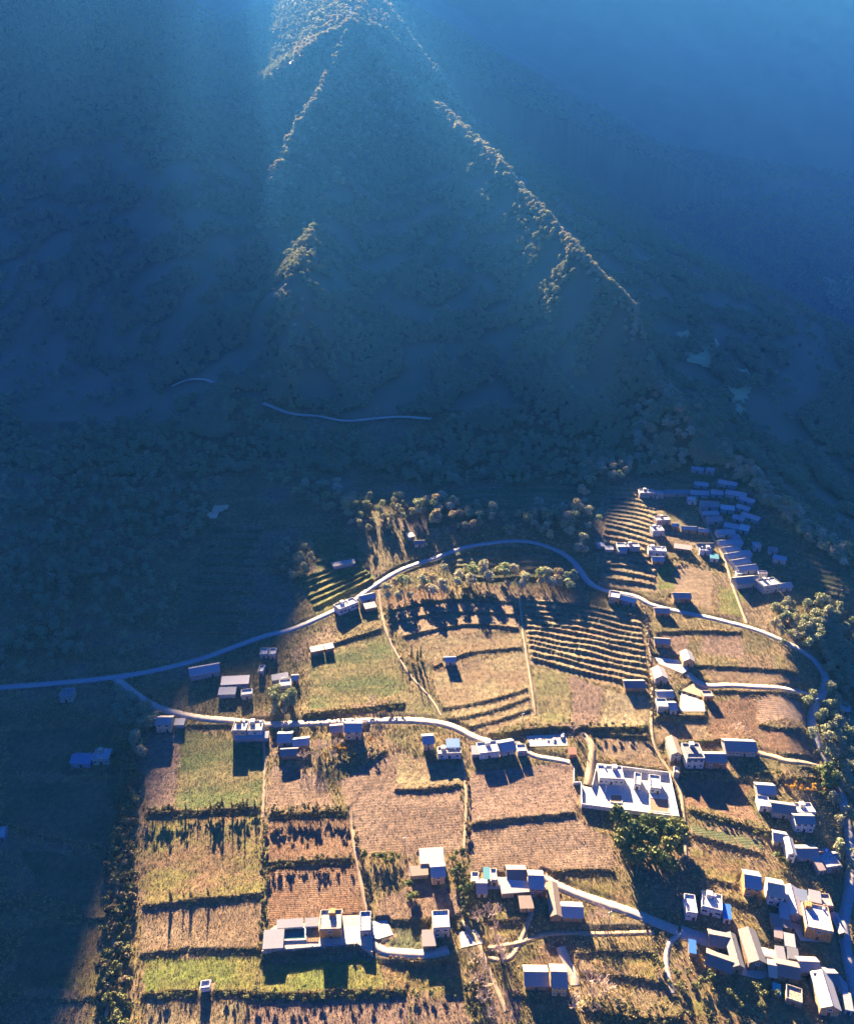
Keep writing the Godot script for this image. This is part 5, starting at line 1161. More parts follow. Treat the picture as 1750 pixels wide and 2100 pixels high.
# kind -> list of [crown mesh, trunk mesh]
var plants := {}
func make_plants() -> void:
	var looks := {
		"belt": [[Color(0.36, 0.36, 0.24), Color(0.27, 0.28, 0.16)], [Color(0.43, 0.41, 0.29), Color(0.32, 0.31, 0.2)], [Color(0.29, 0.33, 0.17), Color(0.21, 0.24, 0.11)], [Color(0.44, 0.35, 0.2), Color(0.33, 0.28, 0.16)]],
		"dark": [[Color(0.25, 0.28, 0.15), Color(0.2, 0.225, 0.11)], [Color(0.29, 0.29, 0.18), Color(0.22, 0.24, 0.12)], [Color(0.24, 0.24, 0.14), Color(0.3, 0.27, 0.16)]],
		"ever": [[Color(0.16, 0.18, 0.035), Color(0.05, 0.08, 0.02)], [Color(0.24, 0.23, 0.05), Color(0.09, 0.11, 0.025)], [Color(0.12, 0.15, 0.035), Color(0.04, 0.065, 0.02)]],
		"gold": [[Color(0.55, 0.42, 0.05), Color(0.4, 0.24, 0.04)], [Color(0.5, 0.3, 0.06), Color(0.35, 0.25, 0.05)]],
		"red": [[Color(0.42, 0.09, 0.02), Color(0.3, 0.08, 0.03)]],
		"scrub": [[Color(0.13, 0.11, 0.045), Color(0.08, 0.08, 0.03)], [Color(0.2, 0.14, 0.07), Color(0.12, 0.1, 0.045)], [Color(0.17, 0.17, 0.05), Color(0.09, 0.1, 0.03)]]}
	for kind in looks:
		plants[kind] = []
		for v in looks[kind].size():
			var pair: Array = looks[kind][v]
			for shape in 2:
				rng.seed = hash(kind) + v * 17 + shape
				var low: bool = kind in ["gold", "red", "scrub"]
				var tall := 3.4 if low else 8.0
				var blobs := []
				for b in (4 if low else 7):
					var a := rng.randf() * TAU
					var off := rng.randf_range(0.2, 1.0) * tall * (0.3 if low else 0.22)
					blobs.append(Vector4(cos(a) * off, tall * rng.randf_range(0.4, 0.82), sin(a) * off, tall * rng.randf_range(0.15, 0.24)))
				var crown := crown_mesh(hash(kind) + v * 31 + shape * 7, blobs, 150 if low else 330, 0.34 if low else 0.55, pair[0], pair[1])
				var st := begin()
				var bark := Color(0.16, 0.12, 0.085)
				tube(st, Vector3(0, -0.6, 0), Vector3(0.1, tall * 0.35, 0.05), tall * 0.028, tall * 0.02, bark)
				for b in blobs: tube(st, Vector3(0.1, tall * 0.3, 0.05), Vector3(b.x, b.y, b.z), tall * 0.014, tall * 0.005, bark, 4)
				plants[kind].append([crown, done(st)])
	plants["spire"] = []
	for v in 3:
		var blobs := []
		for b in 9: blobs.append(Vector4(sin(b * 2.1 + v) * 0.16, 1.3 + b * 1.0, cos(b * 2.7 + v) * 0.16, lerpf(0.95, 0.3, b / 8.0)))
		var crown := crown_mesh(900 + v, blobs, 330, 0.36, Color(0.07, 0.085, 0.03), Color(0.12, 0.1, 0.04))
		var st := begin()
		tube(st, Vector3(0, -0.6, 0), Vector3(0, 9.0, 0), 0.16, 0.04, Color(0.14, 0.1, 0.07))
		plants["spire"].append([crown, done(st)])
	plants["bare"] = []
	for v in 4:
		rng.seed = 400 + v
		var st := begin()
		var c := Color(0.46, 0.36, 0.27)
		tube(st, Vector3(0, -0.6, 0), Vector3(0, 2.0, 0), 0.24, 0.17, c)
		var tr := done(st)
		var cr := begin()
		for i in 5:
			var a := i * TAU / 5.0 + rng.randf()
			branchy(cr, Vector3(0, 1.9, 0), Vector3(cos(a) * 0.7, 1.0, sin(a) * 0.7).normalized(), 2.5, 0.16, 3, c)
		plants["bare"].append([done(cr), tr])

func plant_proto(kind: String, v: int) -> Node3D:
	var o := Node3D.new()
	var parts: Array = plants[kind][v]
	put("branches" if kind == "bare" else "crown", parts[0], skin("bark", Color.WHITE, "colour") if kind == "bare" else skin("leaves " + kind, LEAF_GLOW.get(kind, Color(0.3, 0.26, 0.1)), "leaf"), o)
	put("trunk", parts[1], skin("bark", Color.WHITE, "colour"), o)
	return o

var protos := {}
var standing := {}
func plant(kind: String, called: String, label: String, category: String, group: String, at: Vector3, size: float, mid := 1.0) -> void:
	var v := rng.randi() % int(plants[kind].size())
	var key := "%s%d" % [kind, v]
	if not protos.has(key): protos[key] = plant_proto(kind, v)
	var o: Node3D = protos[key].duplicate()
	o.name = numbered(called)
	o.position = at
	o.rotation.y = rng.randf() * TAU
	o.scale = Vector3(size, size * rng.randf_range(0.85, 1.15), size)
	add_child(o)
	tag(o, label.replace("%s", ("large " if size > 1.25 * mid else "small " if size < 0.85 * mid else "") + LOOKS.get(kind, [""])[(v / 2) % LOOKS.get(kind, [""]).size()]).replace("  ", " ").strip_edges(), category, group)

func mass(called: String, mesh: Mesh, mat: Material, where: Array, tints := []) -> void:
	if where.is_empty(): return
	var mm := MultiMesh.new()
	mm.transform_format = MultiMesh.TRANSFORM_3D
	mm.use_colors = not tints.is_empty()
	mm.mesh = mesh
	mm.instance_count = where.size()
	for i in where.size():
		mm.set_instance_transform(i, where[i])
		if tints: mm.set_instance_color(i, tints[i])
	var o := MultiMeshInstance3D.new()
	o.name = numbered(called)
	o.multimesh = mm
	o.material_override = mat
	add_child(o)
	o.set_meta("kind", "stuff")

func some_transform(at: Vector3, size: float) -> Transform3D:
	return Transform3D(Basis(Vector3.UP, rng.randf() * TAU).scaled(Vector3(size, size * rng.randf_range(0.8, 1.2), size)), at)

func in_patch(p: PackedVector2Array) -> Vector2:
	var r := Rect2(p[0], Vector2.ZERO)
	for q in p: r = r.expand(q)
	for k in 200:
		var c := r.position + Vector2(rng.randf(), rng.randf()) * r.size
		if Geometry2D.is_point_in_polygon(c, p): return c
	return p[0]

func near_road(x: float, z: float) -> bool:
	if x < GX + 4 or z < GZ + 4 or x > GX + NX - 5 or z > GZ + NZ - 5: return false
	for d in [Vector2i(0, 0), Vector2i(2, 0), Vector2i(-2, 0), Vector2i(0, 2), Vector2i(0, -3), Vector2i(0, -5)]:
		if fid[(int(z - GZ) + d.y) * NX + int(x - GX) + d.x] == -2: return true
	return false

func fill_patch(t: Array) -> void:
	var names := {"belt": "broadleaf_tree", "dark": "dark_tree", "ever": "evergreen", "gold": "golden_bush", "red": "red_bush", "spire": "cypress_tree", "bare": "bare_tree"}
	var kind: String = t[0]
	var placed := []
	for i in t[2]:
		var c := Vector2.ZERO
		for tries in 14:
			c = in_patch(t[5])
			var clear := true
			for q in placed:
				if q.distance_to(c) < (2.0 if t[1] == "bush" else 4.0):
					clear = false
					break
			if clear and not near_road(c.x, c.y): break
		if near_road(c.x, c.y): continue
		placed.append(c)
		var size := rng.randf_range(0.7, 1.25)
		var called: String = "green_bush" if kind == "ever" and t[1] == "bush" else names[kind]
		if kind == "spire": size *= 0.95 if t[2] == 3 and t[5][0].y < -300.0 else 0.6
		if kind == "belt": size *= 1.35
		if kind == "ever": size *= 0.62 if t[1] == "bush" else 1.4
		plant(kind, called, t[3], t[1] if t[1] == "bush" else "tree", t[4], Vector3(c.x, height(c.x, c.y) - 0.1, c.y), size, 1.35 if kind == "belt" else size if kind == "spire" else 1.4 if kind == "ever" and t[1] == "tree" else 0.62 if kind == "ever" else 1.0)

func hedge(t: Array, budget: Array) -> void:
	var line := smooth_line(t[3], 6)
	var step := 10.0 / float(t[0])
	var rest := []
	for p in even_line(line, step):
		var c := p + Vector2(rng.randf_range(-0.5, 0.5), rng.randf_range(-0.5, 0.5)) * float(t[4])
		var at := Vector3(c.x, height(c.x, c.y) - 0.1, c.y)
		var size := rng.randf_range(0.6, 1.7) * (1.0 if t[4] >= 5.0 else 0.62)
		if t[4] < 9.0 and t[4] > 2.0 and near_road(c.x, c.y): continue
		if budget[0] > 0 and size > 0.6:
			budget[0] -= 1
			plant("scrub", "shrub", t[1], "shrub", t[2], at, size, 1.25 if t[4] >= 5.0 else 0.78)
		else:
			rest.append(some_transform(at, size))
	var leaf := skin("leaves scrub", LEAF_GLOW["scrub"], "leaf")
	mass("undergrowth", plants["scrub"][int(t[0]) % 6][0], leaf, rest)

# ---------------------------------------------------------------- walls, yards and the rest
func wall_run(st: SurfaceTool, line: Array, thick: float, top: float, base: float) -> void:
	for i in line.size() - 1:
		var a: Vector3 = line[i]
		var b: Vector3 = line[i + 1]
		var d := (b - a)
		d.y = 0
		var l := d.length()
		d /= l
		var n := Vector3(-d.z, 0, d.x) * thick * 0.5
		a -= d * thick * 0.48
		b += d * thick * 0.48
		var up := Vector3(0, top, 0)
		var dn := Vector3(0, -base, 0)
		quad(st, a - n + up, b - n + up, b - n + dn, a - n + dn, l, top + base)
		quad(st, b + n + up, a + n + up, a + n + dn, b + n + dn, l, top + base)
		quad(st, a + n + up, b + n + up, b - n + up, a - n + up, l, thick)
		quad(st, a + n + up, a - n + up, a - n + dn, a + n + dn)
		quad(st, b - n + up, b + n + up, b + n + dn, b - n + dn)

func plate(st: SurfaceTool, p: PackedVector2Array, top: float, deep: float) -> void:
	var ids := Geometry2D.triangulate_polygon(p)
	for i in range(0, ids.size(), 3):
		var a := Vector3(p[ids[i]].x, top, p[ids[i]].y)
		var b := Vector3(p[ids[i + 1]].x, top, p[ids[i + 1]].y)
		var c := Vector3(p[ids[i + 2]].x, top, p[ids[i + 2]].y)
		if (b - a).cross(c - a).y > 0.0: tri(st, a, c, b)
		else: tri(st, a, b, c)
	for i in p.size():
		var a := p[i]
		var b := p[(i + 1) % p.size()]
		quad(st, Vector3(a.x, top, a.y), Vector3(b.x, top, b.y), Vector3(b.x, top - deep, b.y), Vector3(a.x, top - deep, a.y))

func level_patch(p: PackedVector2Array, grow := 1.0) -> float:
	var y := 0.0
	for q in p: y += height(q.x, q.y) / p.size()
	var r := bounds(p, grow)
	var wide := Geometry2D.offset_polygon(p, grow)
	var edge: PackedVector2Array = wide[0] if wide.size() else p
	for j in range(r.position.y, r.end.y + 1):
		for i in range(r.position.x, r.end.x + 1):
			if Geometry2D.is_point_in_polygon(Vector2(GX + i, GZ + j), edge):
				hgt[j * NX + i] = y - 0.15
				fid[j * NX + i] = -2
	return y

func draped(f: Array) -> void:
	# a distant clearing on a mountainside, laid over the slope
	var p: PackedVector2Array = f[1]
	var r := Rect2(p[0], Vector2.ZERO)
	for q in p: r = r.expand(q)
	var st := begin()
	st.set_smooth_group(0)
	var step := 3.0
	for j in int(r.size.y / step) + 1:
		for i in int(r.size.x / step) + 1:
			var a := r.position + Vector2(i, j) * step
			if not Geometry2D.is_point_in_polygon(a + Vector2(1.5, 1.5) + Vector2(noise_mid.get_noise_2d(a.x, a.y), noise_mid.get_noise_2d(a.y, a.x)) * 14.0, p): continue
			var v := []
			for c in [Vector2(0, 0), Vector2(step, 0), Vector2(step, step), Vector2(0, step)]:
				var k: Vector2 = a + c
				v.append(Vector3(k.x, land(k.x, k.y) + 1.6, k.y))
			var n := noise_mid.get_noise_2d(a.x * 0.4, a.y * 3.0)
			st.set_color(SOILS[f[0]][0].lerp(SOILS[f[0]][1], clampf(0.5 + n, 0, 1)))
			quad(st, v[0], v[1], v[2], v[3])
	tag(put("field", done(st), skin("wood floor", Color.WHITE, "colour")), "", "", "", "structure")

func school() -> void:
	var y := SCHOOL_Y
	var st := begin()
	plate(st, SCHOOL[0], y + 0.05, 1.2)
	tag(put("yard", done(st), road_skin("white")), "", "", "", "structure")
	var w := begin()
	for run in SCHOOL[1]:
		var l := []
		for p in run: l.append(Vector3(p.x, y, p.y))
		wall_run(w, l, 0.4, 2.3, 2.5)
	var o := put("wall", done(w), skin("school wall", Color(0.66, 0.66, 0.7)))
	tag(o, "tall white boundary wall round the bright concrete school yard", "wall")
	for i in 2:
		var bed: PackedVector2Array = SCHOOL[2][i]
		var c := Vector2.ZERO
		for p in bed: c += p / bed.size()
		var t := thing("planting_bed", ["smaller square earth bed in the middle of the school yard", "larger square earth bed at the lower right of the school yard"][i], "planting bed", "earth beds in the school yard", Vector3(c.x, y, c.y))
		var e := begin()
		var q := PackedVector2Array()
		for p in bed: q.append(p - c)
		plate(e, q, 0.28, 0.4)
		var soil_m := skin("bed soil", Color(0.36, 0.2, 0.12))
		soil_m.uv1_scale = Vector3(0.5, 0.5, 0.5)
		put("soil", done(e), soil_m, t)
		var k := begin()
		var l := []
		for p in q: l.append(Vector3(p.x, 0, p.y))
		l.append(l[0])
		wall_run(k, l, 0.35, 0.45, 0.3)
		put("kerb", done(k), skin("kerb", Color(0.7, 0.68, 0.66)), t)
	var pole := thing("flagpole", "thin white flagpole in the school yard", "flagpole", "", Vector3(SCHOOL[3].x, y, SCHOOL[3].y))
	var ps := begin()
	tube(ps, Vector3(0, 0, 0), Vector3(0, 9, 0), 0.07, 0.04, Color.WHITE, 6)
	put("pole", done(ps), skin("pole", Color(0.8, 0.8, 0.8), "plain", 0.4), pole)
	var fs := begin()
	box(fs, Vector3(0, 0.25, 0), Vector3(1.4, 0.5, 1.4))
	put("plinth", done(fs), skin("kerb", Color(0.7, 0.68, 0.66)), pole)

func compound() -> void:
	var y := COMPOUND_Y
	var st := begin()
	plate(st, COMPOUND[0], y + 0.05, 6.0)
	tag(put("yard", done(st), road_skin("concrete")), "", "", "", "structure")
	var white := begin()
	plate(white, COMPOUND[3], y + 0.09, 0.2)
	tag(put("yard", done(white), road_skin("white")), "", "", "", "structure")
	var w := begin()
	var l := []
	for p in COMPOUND[1]: l.append(Vector3(p.x, y, p.y))
	wall_run(w, l, 0.5, 0.9, 6.5)
	tag(put("retaining_wall", done(w), skin("retaining", Color(0.4, 0.38, 0.37))), "tall grey retaining wall along the front of the fish-pond compound", "wall")
	var pond: PackedVector2Array = COMPOUND[2]
	var c := Vector2.ZERO
	for p in pond: c += p / pond.size()
	var t := thing("fish_pond", "dark green rectangular fish pond with a pale concrete rim", "pond", "", Vector3(c.x, y, c.y))
	var q := PackedVector2Array()
	for p in pond: q.append(p - c)
	var ws := begin()
	plate(ws, q, 0.3, 0.25)
	put("water", done(ws), skin("pond water", Color(0.015, 0.05, 0.045), "plain", 0.06), t)
	var k := begin()
	var r := []
	for p in q: r.append(Vector3(p.x, 0.04, p.y))
	r.append(r[0])
	wall_run(k, r, 0.6, 0.65, 0.3)
	put("rim", done(k), skin("kerb pale", Color(0.72, 0.7, 0.66)), t)
	var bed := thing("vegetable_bed", "small green vegetable bed between the fish pond and the orange-fronted house", "vegetable bed", "", Vector3(COMPOUND[4].x, y, COMPOUND[4].y))
	var bs := begin()
	box(bs, Vector3(0, 0.15, 0), Vector3(5.0, 0.4, 6.5))
	put("soil", done(bs), skin("bed soil", Color(0.36, 0.2, 0.12)), bed)
	for i in 5:
		var lf := begin()
		for n in 40: leaf_quad(lf, Vector3(-2.0 + i, 0.45, rng.randf_range(-3, 3)), Vector3.UP, 0.25, Color(0.2, 0.2, 0.05) * rng.randf_range(0.7, 1.3))
		put("plant_row", done(lf), skin("leaves ever", LEAF_GLOW["ever"], "leaf"), bed).set_meta("kind", "stuff")

func pylon(at: Vector3, tall: float) -> void:
	var o := thing("pylon", "pale steel lattice pylon on the summit at the top of the view", "pylon", "", at)
	var steel := skin("steel", Color(0.6, 0.62, 0.65), "plain", 0.5)
	var legs := []
	for i in 4:
		var s := Vector3(1 if i & 1 else -1, 0, 1 if i & 2 else -1)
		var st := begin()
		tube(st, s * 3.2 - Vector3(0, 2, 0), s * 0.7 + Vector3(0, tall, 0), 0.3, 0.2, Color.WHITE, 4)
		put("leg", done(st), steel, o)
		legs.append(s)
	var br := begin()
	for level in 5:
		var a := level / 5.0
		var b := (level + 1) / 5.0
		for i in 4:
			var s: Vector3 = legs[[0, 1, 3, 2][i]]
			var t: Vector3 = legs[[1, 3, 2, 0][i]]
			tube(br, s * lerpf(3.2, 0.7, a) + Vector3(0, tall * a, 0), t * lerpf(3.2, 0.7, b) + Vector3(0, tall * b, 0), 0.14, 0.14, Color.WHITE, 3)
	put("bracing", done(br), steel, o)
	for k in 3:
		var arm := begin()
		var h := tall * (0.74 + 0.12 * k)
		tube(arm, Vector3(-6.0 + k, h, 0), Vector3(6.0 - k, h, 0), 0.2, 0.2, Color.WHITE, 4)
		put("crossarm", done(arm), steel, o)

func ridge_woods() -> void:
	var spots := []
	# ridge, first leg, last leg, trees per 10 m, reach to the left and to the right of the crest
	for w in [[0, 2, 4, 11.0, 20.0, 14.0], [1, 0, 5, 14.0, 11.0, 8.0], [2, 0, 4, 9.0, 14.0, 16.0], [5, 0, 6, 2.4, 20.0, 20.0], [4, 1, 4, 6.0, 10.0, 10.0], [0, 1, 2, 5.0, 25.0, 25.0]]:
		var c: Array = RIDGES[w[0]][2]
		for i in range(w[1], mini(w[2] + (0 if w[0] == 0 else 1), c.size() - 1)):
			var a := Vector2(c[i].x, c[i].z)
			var b := Vector2(c[i + 1].x, c[i + 1].z)
			var d := (b - a).normalized()
			for n in int(a.distance_to(b) * w[3] / 10.0):
				var off := rng.randfn() * 0.5
				var p: Vector2 = a.lerp(b, rng.randf()) + Vector2(d.y, -d.x) * off * (w[4] if off > 0 else w[5])
				if noise_mid.get_noise_2d(p.x * 1.5, p.y * 1.5) < -0.28: continue
				spots.append(Vector3(p.x, land(p.x, p.y) - 0.3, p.y))
	# the summit itself
	for n in 1900:
		var p := Vector2(-140 + rng.randfn() * 45, -1560 + rng.randfn() * 110)
		spots.append(Vector3(p.x, land(p.x, p.y) - 0.3, p.y))
	spots.sort_custom(func(a, b): return a.z > b.z)
	var rest := [[], [], [], [], [], [], [], []]
	var made := 0
	for i in spots.size():
		var s: Vector3 = spots[i]
		var left_crest: bool = s.x < -150.0
		if made < 290 and not left_crest:
			made += 1
			var on_spur: bool = s.x < 0.0
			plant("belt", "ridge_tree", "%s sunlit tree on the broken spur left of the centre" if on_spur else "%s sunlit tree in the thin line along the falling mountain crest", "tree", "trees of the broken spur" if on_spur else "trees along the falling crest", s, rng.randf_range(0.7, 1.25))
		else:
			rest[rng.randi() % 8].append(some_transform(spots[i], rng.randf_range(0.75, 1.4) * (1.5 if s.z < -1100.0 else 1.0)))
	for v in 8:
		mass("ridge_wood", plants["belt"][v][0], skin("leaves belt", LEAF_GLOW["belt"], "leaf"), rest[v])

var far_lines := []
func near_far_road(x: float, z: float) -> bool:
	if z > -660.0 or z < -820.0: return false
	for l in far_lines:
		for i in range(0, l.size(), 3):
			if absf(l[i].x - x) < 8.0 and z - l[i].y < 22.0 and z - l[i].y > -5.0: return true
	return false

func far_woods() -> void:
	var spots := [[], [], [], [], [], []]
	for n in 110000:
		var z := -620.0 - 1500.0 * pow(rng.randf(), 1.7)
		var x := rng.randf_range(-1, 1) * (0.488 * -z + 90.0)
		var flat := 0.10 * (-z - 300.0)
		if near_far_road(x, z): continue
		if z > -1200.0 and noise_mid.get_noise_2d(x * 0.9, z * 0.9) < -0.05: continue
		var y := land(x, z)
		if absf(y - flat) < 9.0 and rng.randf() < 0.9: continue
		spots[rng.randi() % 6].append(some_transform(Vector3(x, y - 0.5, z), rng.randf_range(0.6, 1.3)))
	for w in WOODS:
		for n in w[1]:
			var p := in_patch(w[0])
			if p.x > GX + 1 and p.y > GZ + 1 and p.x < GX + NX - 2 and fid[int(p.y - GZ) * NX + int(p.x - GX)] != -1: continue
			if near_far_road(p.x, p.y): continue
			if noise_mid.get_noise_2d(p.x * 1.5, p.y * 1.5) < -0.2: continue
			spots[rng.randi() % 6].append(some_transform(Vector3(p.x, height(p.x, p.y) - 0.4, p.y), rng.randf_range(0.5, 1.3)))
	for n in 4200:
		# the shaded flanks nearer by
		var x := rng.randf_range(-330, 340)
		var z := rng.randf_range(-620, -120)
		if not in_view(x, z, 30.0): continue
		var y := height(x, z)
		if absf(y - 0.10 * (-z - 300.0)) < 7.0: continue
		spots[rng.randi() % 6].append(some_transform(Vector3(x, y - 0.5, z), rng.randf_range(0.6, 1.2)))
	for v in 6:
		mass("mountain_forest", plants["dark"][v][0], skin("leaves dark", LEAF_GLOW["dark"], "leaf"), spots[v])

func tuft_mesh() -> ArrayMesh:
	rng.seed = 77
	var st := begin()
	for i in 7:
		var a := rng.randf() * TAU
		var d := Vector3(cos(a), 0, sin(a))
		var s := Vector3(-d.z, 0, d.x) * 0.07
		var foot := d * rng.randf() * 0.16
		tri(st, foot - s, foot + s, foot + d * 0.2 + Vector3(0, rng.randf_range(0.25, 0.5), 0))
	return done(st)

func grasses(fields: Array) -> void:
	var mesh := tuft_mesh()
	var where := []
	var tints := []
	rng.seed = 5
	for n in 300000:
		var z := -110.0 - 500.0 * rng.randf() * lerpf(1.0, rng.randf(), 0.35)
		var x := rng.randf_range(-1, 1) * (0.488 * -z + 80.0)
		if x < GX + 2 or x > GX + NX - 3: continue
		var k := int(z - GZ + 0.5) * NX + int(x - GX + 0.5)
		var f := fid[k]
		if f == -2: continue
		var bank := bank_mask[k]
		var kind: String = fields[f][1] if f >= 0 else "wild"
		var form: String = fields[f][0] if f >= 0 else "wild"
		if form == "wild" and bank == 0.0 and rng.randf() < 0.55: continue
		if form == "plough" and bank == 0.0 and rng.randf() < 0.5: continue
		if (form == "rows" or form == "terrace") and bank == 0.0: continue
		var c: Color = SOILS[kind][rng.randi() % 2].lerp(Color(0.4, 0.33, 0.13), 0.35) * rng.randf_range(0.55, 1.15)
		if form == "wild" or bank > 0.0: c = Color(0.56, 0.42, 0.16).lerp(Color(0.24, 0.21, 0.07), rng.randf()) * rng.randf_range(0.6, 1.25)
		var big := rng.randf_range(0.9, 1.9) if (form == "wild" or bank > 0.0) else rng.randf_range(0.5, 1.05)
		where.append(some_transform(Vector3(x, height(x, z) - 0.02, z), big))
		tints.append(c)
	mass("grass", mesh, skin("grass", Color.WHITE, "colour"), where, tints)

func car(label: String, at: Vector3, turn: float, c: Color, van: bool) -> void:
	var o := thing("van" if van else "car", label, "van" if van else "car", "", at, turn)
	var l := 4.8 if van else 4.2
	var b := begin()
	box(b, Vector3(0, 0.62, 0), Vector3(l, 0.72, 1.75))
	put("body", done(b), skin("car" + label, c, "plain", 0.3), o)
	var k := begin()
	var x0 := -l * 0.48
	var x1 := l * (0.38 if van else 0.22)
	var y := 1.95 if van else 1.5
	quad(k, Vector3(x0 + 0.25, y, -0.75), Vector3(x1 - 0.3, y, -0.75), Vector3(x1 - 0.3, y, 0.75), Vector3(x0 + 0.25, y, 0.75))
	for z in [-1, 1]:
		quad(k, Vector3(x0, 0.98, z * 0.86), Vector3(x0 + 0.25, y, z * 0.75), Vector3(x1 - 0.3, y, z * 0.75), Vector3(x1 + 0.25, 0.98, z * 0.86))
	quad(k, Vector3(x1 + 0.25, 0.98, -0.86), Vector3(x1 - 0.3, y, -0.75), Vector3(x1 - 0.3, y, 0.75), Vector3(x1 + 0.25, 0.98, 0.86))
	quad(k, Vector3(x0, 0.98, 0.86), Vector3(x0 + 0.25, y, 0.75), Vector3(x0 + 0.25, y, -0.75), Vector3(x0, 0.98, -0.86))
	put("cabin", done(k), skin("car" + label, c, "plain", 0.3), o)
	for z in [-1, 1]:
		var w := begin()
		box(w, Vector3((x0 + x1) * 0.5, (0.98 + y) * 0.5 + 0.05, z * 0.81), Vector3((x1 - x0) * 0.7, (y - 0.98) * 0.55, 0.06))
		put("window", done(w), skin("pane", Color(0.03, 0.045, 0.06), "plain", 0.12), o)
		for x in [-1, 1]:
			var wheel := CylinderMesh.new()
			wheel.top_radius = 0.33; wheel.bottom_radius = 0.33; wheel.height = 0.22; wheel.radial_segments = 12; wheel.rings = 1
			var m := put("wheel", wheel, skin("tyre", Color(0.03, 0.03, 0.03)), o)
			m.position = Vector3(x * l * 0.31, 0.33, z * 0.82)
			m.rotation.x = PI / 2.0

func small_things() -> void:
	for v in VEHICLES: car(v[0], Vector3(v[1], height(v[1], v[2]) + 0.12, v[2]), deg_to_rad(v[3]), Color(v[4], v[4], v[4] * 1.02), v[5])
	for p in POLES:
		var o := thing("utility_pole", p[0], "utility pole", "utility poles", Vector3(p[1], height(p[1], p[2]), p[2]), 0.4)
		var st := begin()
		tube(st, Vector3(0, -0.5, 0), Vector3(0, 8.5, 0), 0.17, 0.11, Color.WHITE, 6)
		put("pole", done(st), skin("concrete pole", Color(0.52, 0.5, 0.47)), o)
		var arm := begin()
		box(arm, Vector3(0, 7.9, 0), Vector3(1.8, 0.14, 0.14))
		put("crossarm", done(arm), skin("steel", Color(0.6, 0.62, 0.65), "plain", 0.5), o)

func valley_mist() -> void:
	# the damp air that fills the valleys between the mountains
	var fog := FogVolume.new()
	fog.name = "valley_mist"
	fog.shape = RenderingServer.FOG_VOLUME_SHAPE_ELLIPSOID
	fog.size = Vector3(3600, 1120, 2500)
	fog.position = Vector3(0, 40, -1900)
	var m := FogMaterial.new()
	m.density = 0.0002
	m.albedo = Color(0.055, 0.28, 0.76).linear_to_srgb()
	fog.material = m
	add_child(fog)
	fog.set_meta("kind", "stuff")

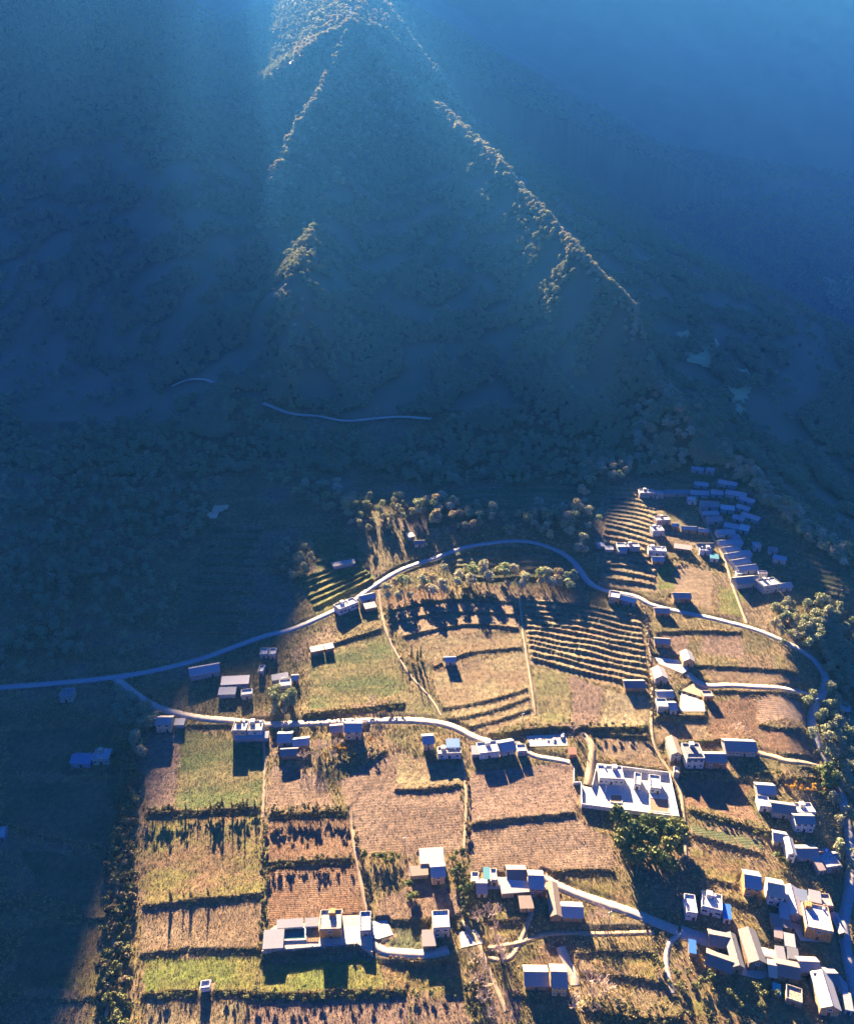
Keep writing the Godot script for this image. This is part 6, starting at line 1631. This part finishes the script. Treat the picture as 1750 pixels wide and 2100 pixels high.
func _ready() -> void:
	setup_air()
	setup_land()
	make_textures()
	# the land
	make_grid()
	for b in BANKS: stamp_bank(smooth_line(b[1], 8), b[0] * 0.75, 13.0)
	for t in STAIRS:
		var back := smooth_line(t[0], 8)
		var front := smooth_line(t[1], 8)
		var n: int = t[2]
		for i in n:
			var u := (i + 0.25) / n
			var line := PackedVector2Array()
			for k in back.size():
				var p := back[k].lerp(front[k], u)
				line.append(p + Vector2(0, noise_mid.get_noise_2d(p.x * 2.0, i * 40.0) * 1.6))
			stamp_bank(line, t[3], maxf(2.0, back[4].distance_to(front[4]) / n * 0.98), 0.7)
	for i in FIELDS.size():
		var p: PackedVector2Array = FIELDS[i][3]
		var r := bounds(p, 1.0)
		for j in range(r.position.y, r.end.y + 1):
			for k in range(r.position.x, r.end.x + 1):
				var at := j * NX + k
				var q := Vector2(GX + k, GZ + j)
				if fid[at] == -1 and Geometry2D.is_point_in_polygon(q + Vector2(noise_fine.get_noise_2d(q.x, q.y), noise_fine.get_noise_2d(q.y, q.x + 90.0)) * 1.6, p): fid[at] = i
	for s in HOUSES:
		var yaw := deg_to_rad(s[8])
		var ex: Vector2 = Vector2(cos(yaw), -sin(yaw)) * (s[5] * 0.5 + 0.8)
		var ez: Vector2 = Vector2(sin(yaw), cos(yaw)) * (s[6] * 0.5 + 0.8)
		var c := Vector2(s[3], s[4])
		if c.x > GX + 20 and c.x < GX + NX - 20 and c.y > GZ + 20: 
			if not Geometry2D.is_point_in_polygon(c, SCHOOL[0]) and not Geometry2D.is_point_in_polygon(c, COMPOUND[0]):
				level_patch(PackedVector2Array([c - ex - ez, c + ex - ez, c + ex + ez, c - ex + ez]), 0.3)
	var runs := []
	for r in ROADS:
		var line := road_line(r[3])
		runs.append([r[0], line, level_road(line, r[1]), r[1], r[2]])
	SCHOOL_Y = level_patch(SCHOOL[0], 1.5)
	COMPOUND_Y = level_patch(COMPOUND[0], 0.2) + 0.6
	var yards := []
	for y in YARDS: yards.append([y[0], y[1], level_patch(y[1], 1.0)])
	make_ground(FIELDS)
	sheet("mountain", -980, -1980, 700, -700, 7.0, 0.6, Rect2())
	sheet("mountain", -980, -730, GX + 12, -120, 7.0, 0.6, Rect2())
	sheet("mountain", GX + NX - 12, -730, 700, -120, 7.0, 0.6, Rect2())
	sheet("far_mountain", -2600, -3700, 2300, -700, 25.0, 5.0, Rect2(-960, -1960, 1640, 1250))
	valley_mist()
	for r in runs: ribbon(r[0], r[1], r[2], r[3], road_skin(r[4]))
	for r in FAR_ROADS:
		var line := road_line(r[3])
		var y := PackedFloat32Array()
		for p in line: y.append(land(p.x, p.y) + 1.6)
		for pass_ in 8:
			for i in range(1, y.size() - 1): y[i] = maxf(y[i], (y[i - 1] + y[i + 1]) * 0.5)
		far_lines.append(line)
		ribbon(r[0], line, y, r[1], road_skin(r[2]))
	for f in FAR_FIELDS:
		draped(f)
	for y in yards:
		var st := begin()
		plate(st, y[1], y[2] + 0.03, 0.8)
		tag(put("yard", done(st), road_skin(y[0])), "", "", "", "structure")
	# what stands on it
	school()
	compound()
	for s in HOUSES: house(s)
	make_plants()
	rng.seed = 21
	for t in PATCHES: fill_patch(t)
	rng.seed = 22
	var budget := [290]
	for t in HEDGES: hedge(t, budget)
	rng.seed = 23
	ridge_woods()
	rng.seed = 24
	far_woods()
	grasses(FIELDS)
	small_things()
	pylon(Vector3(-134, land(-134, -1630) - 0.5, -1630), 30.0)
	for k in protos: protos[k].free()
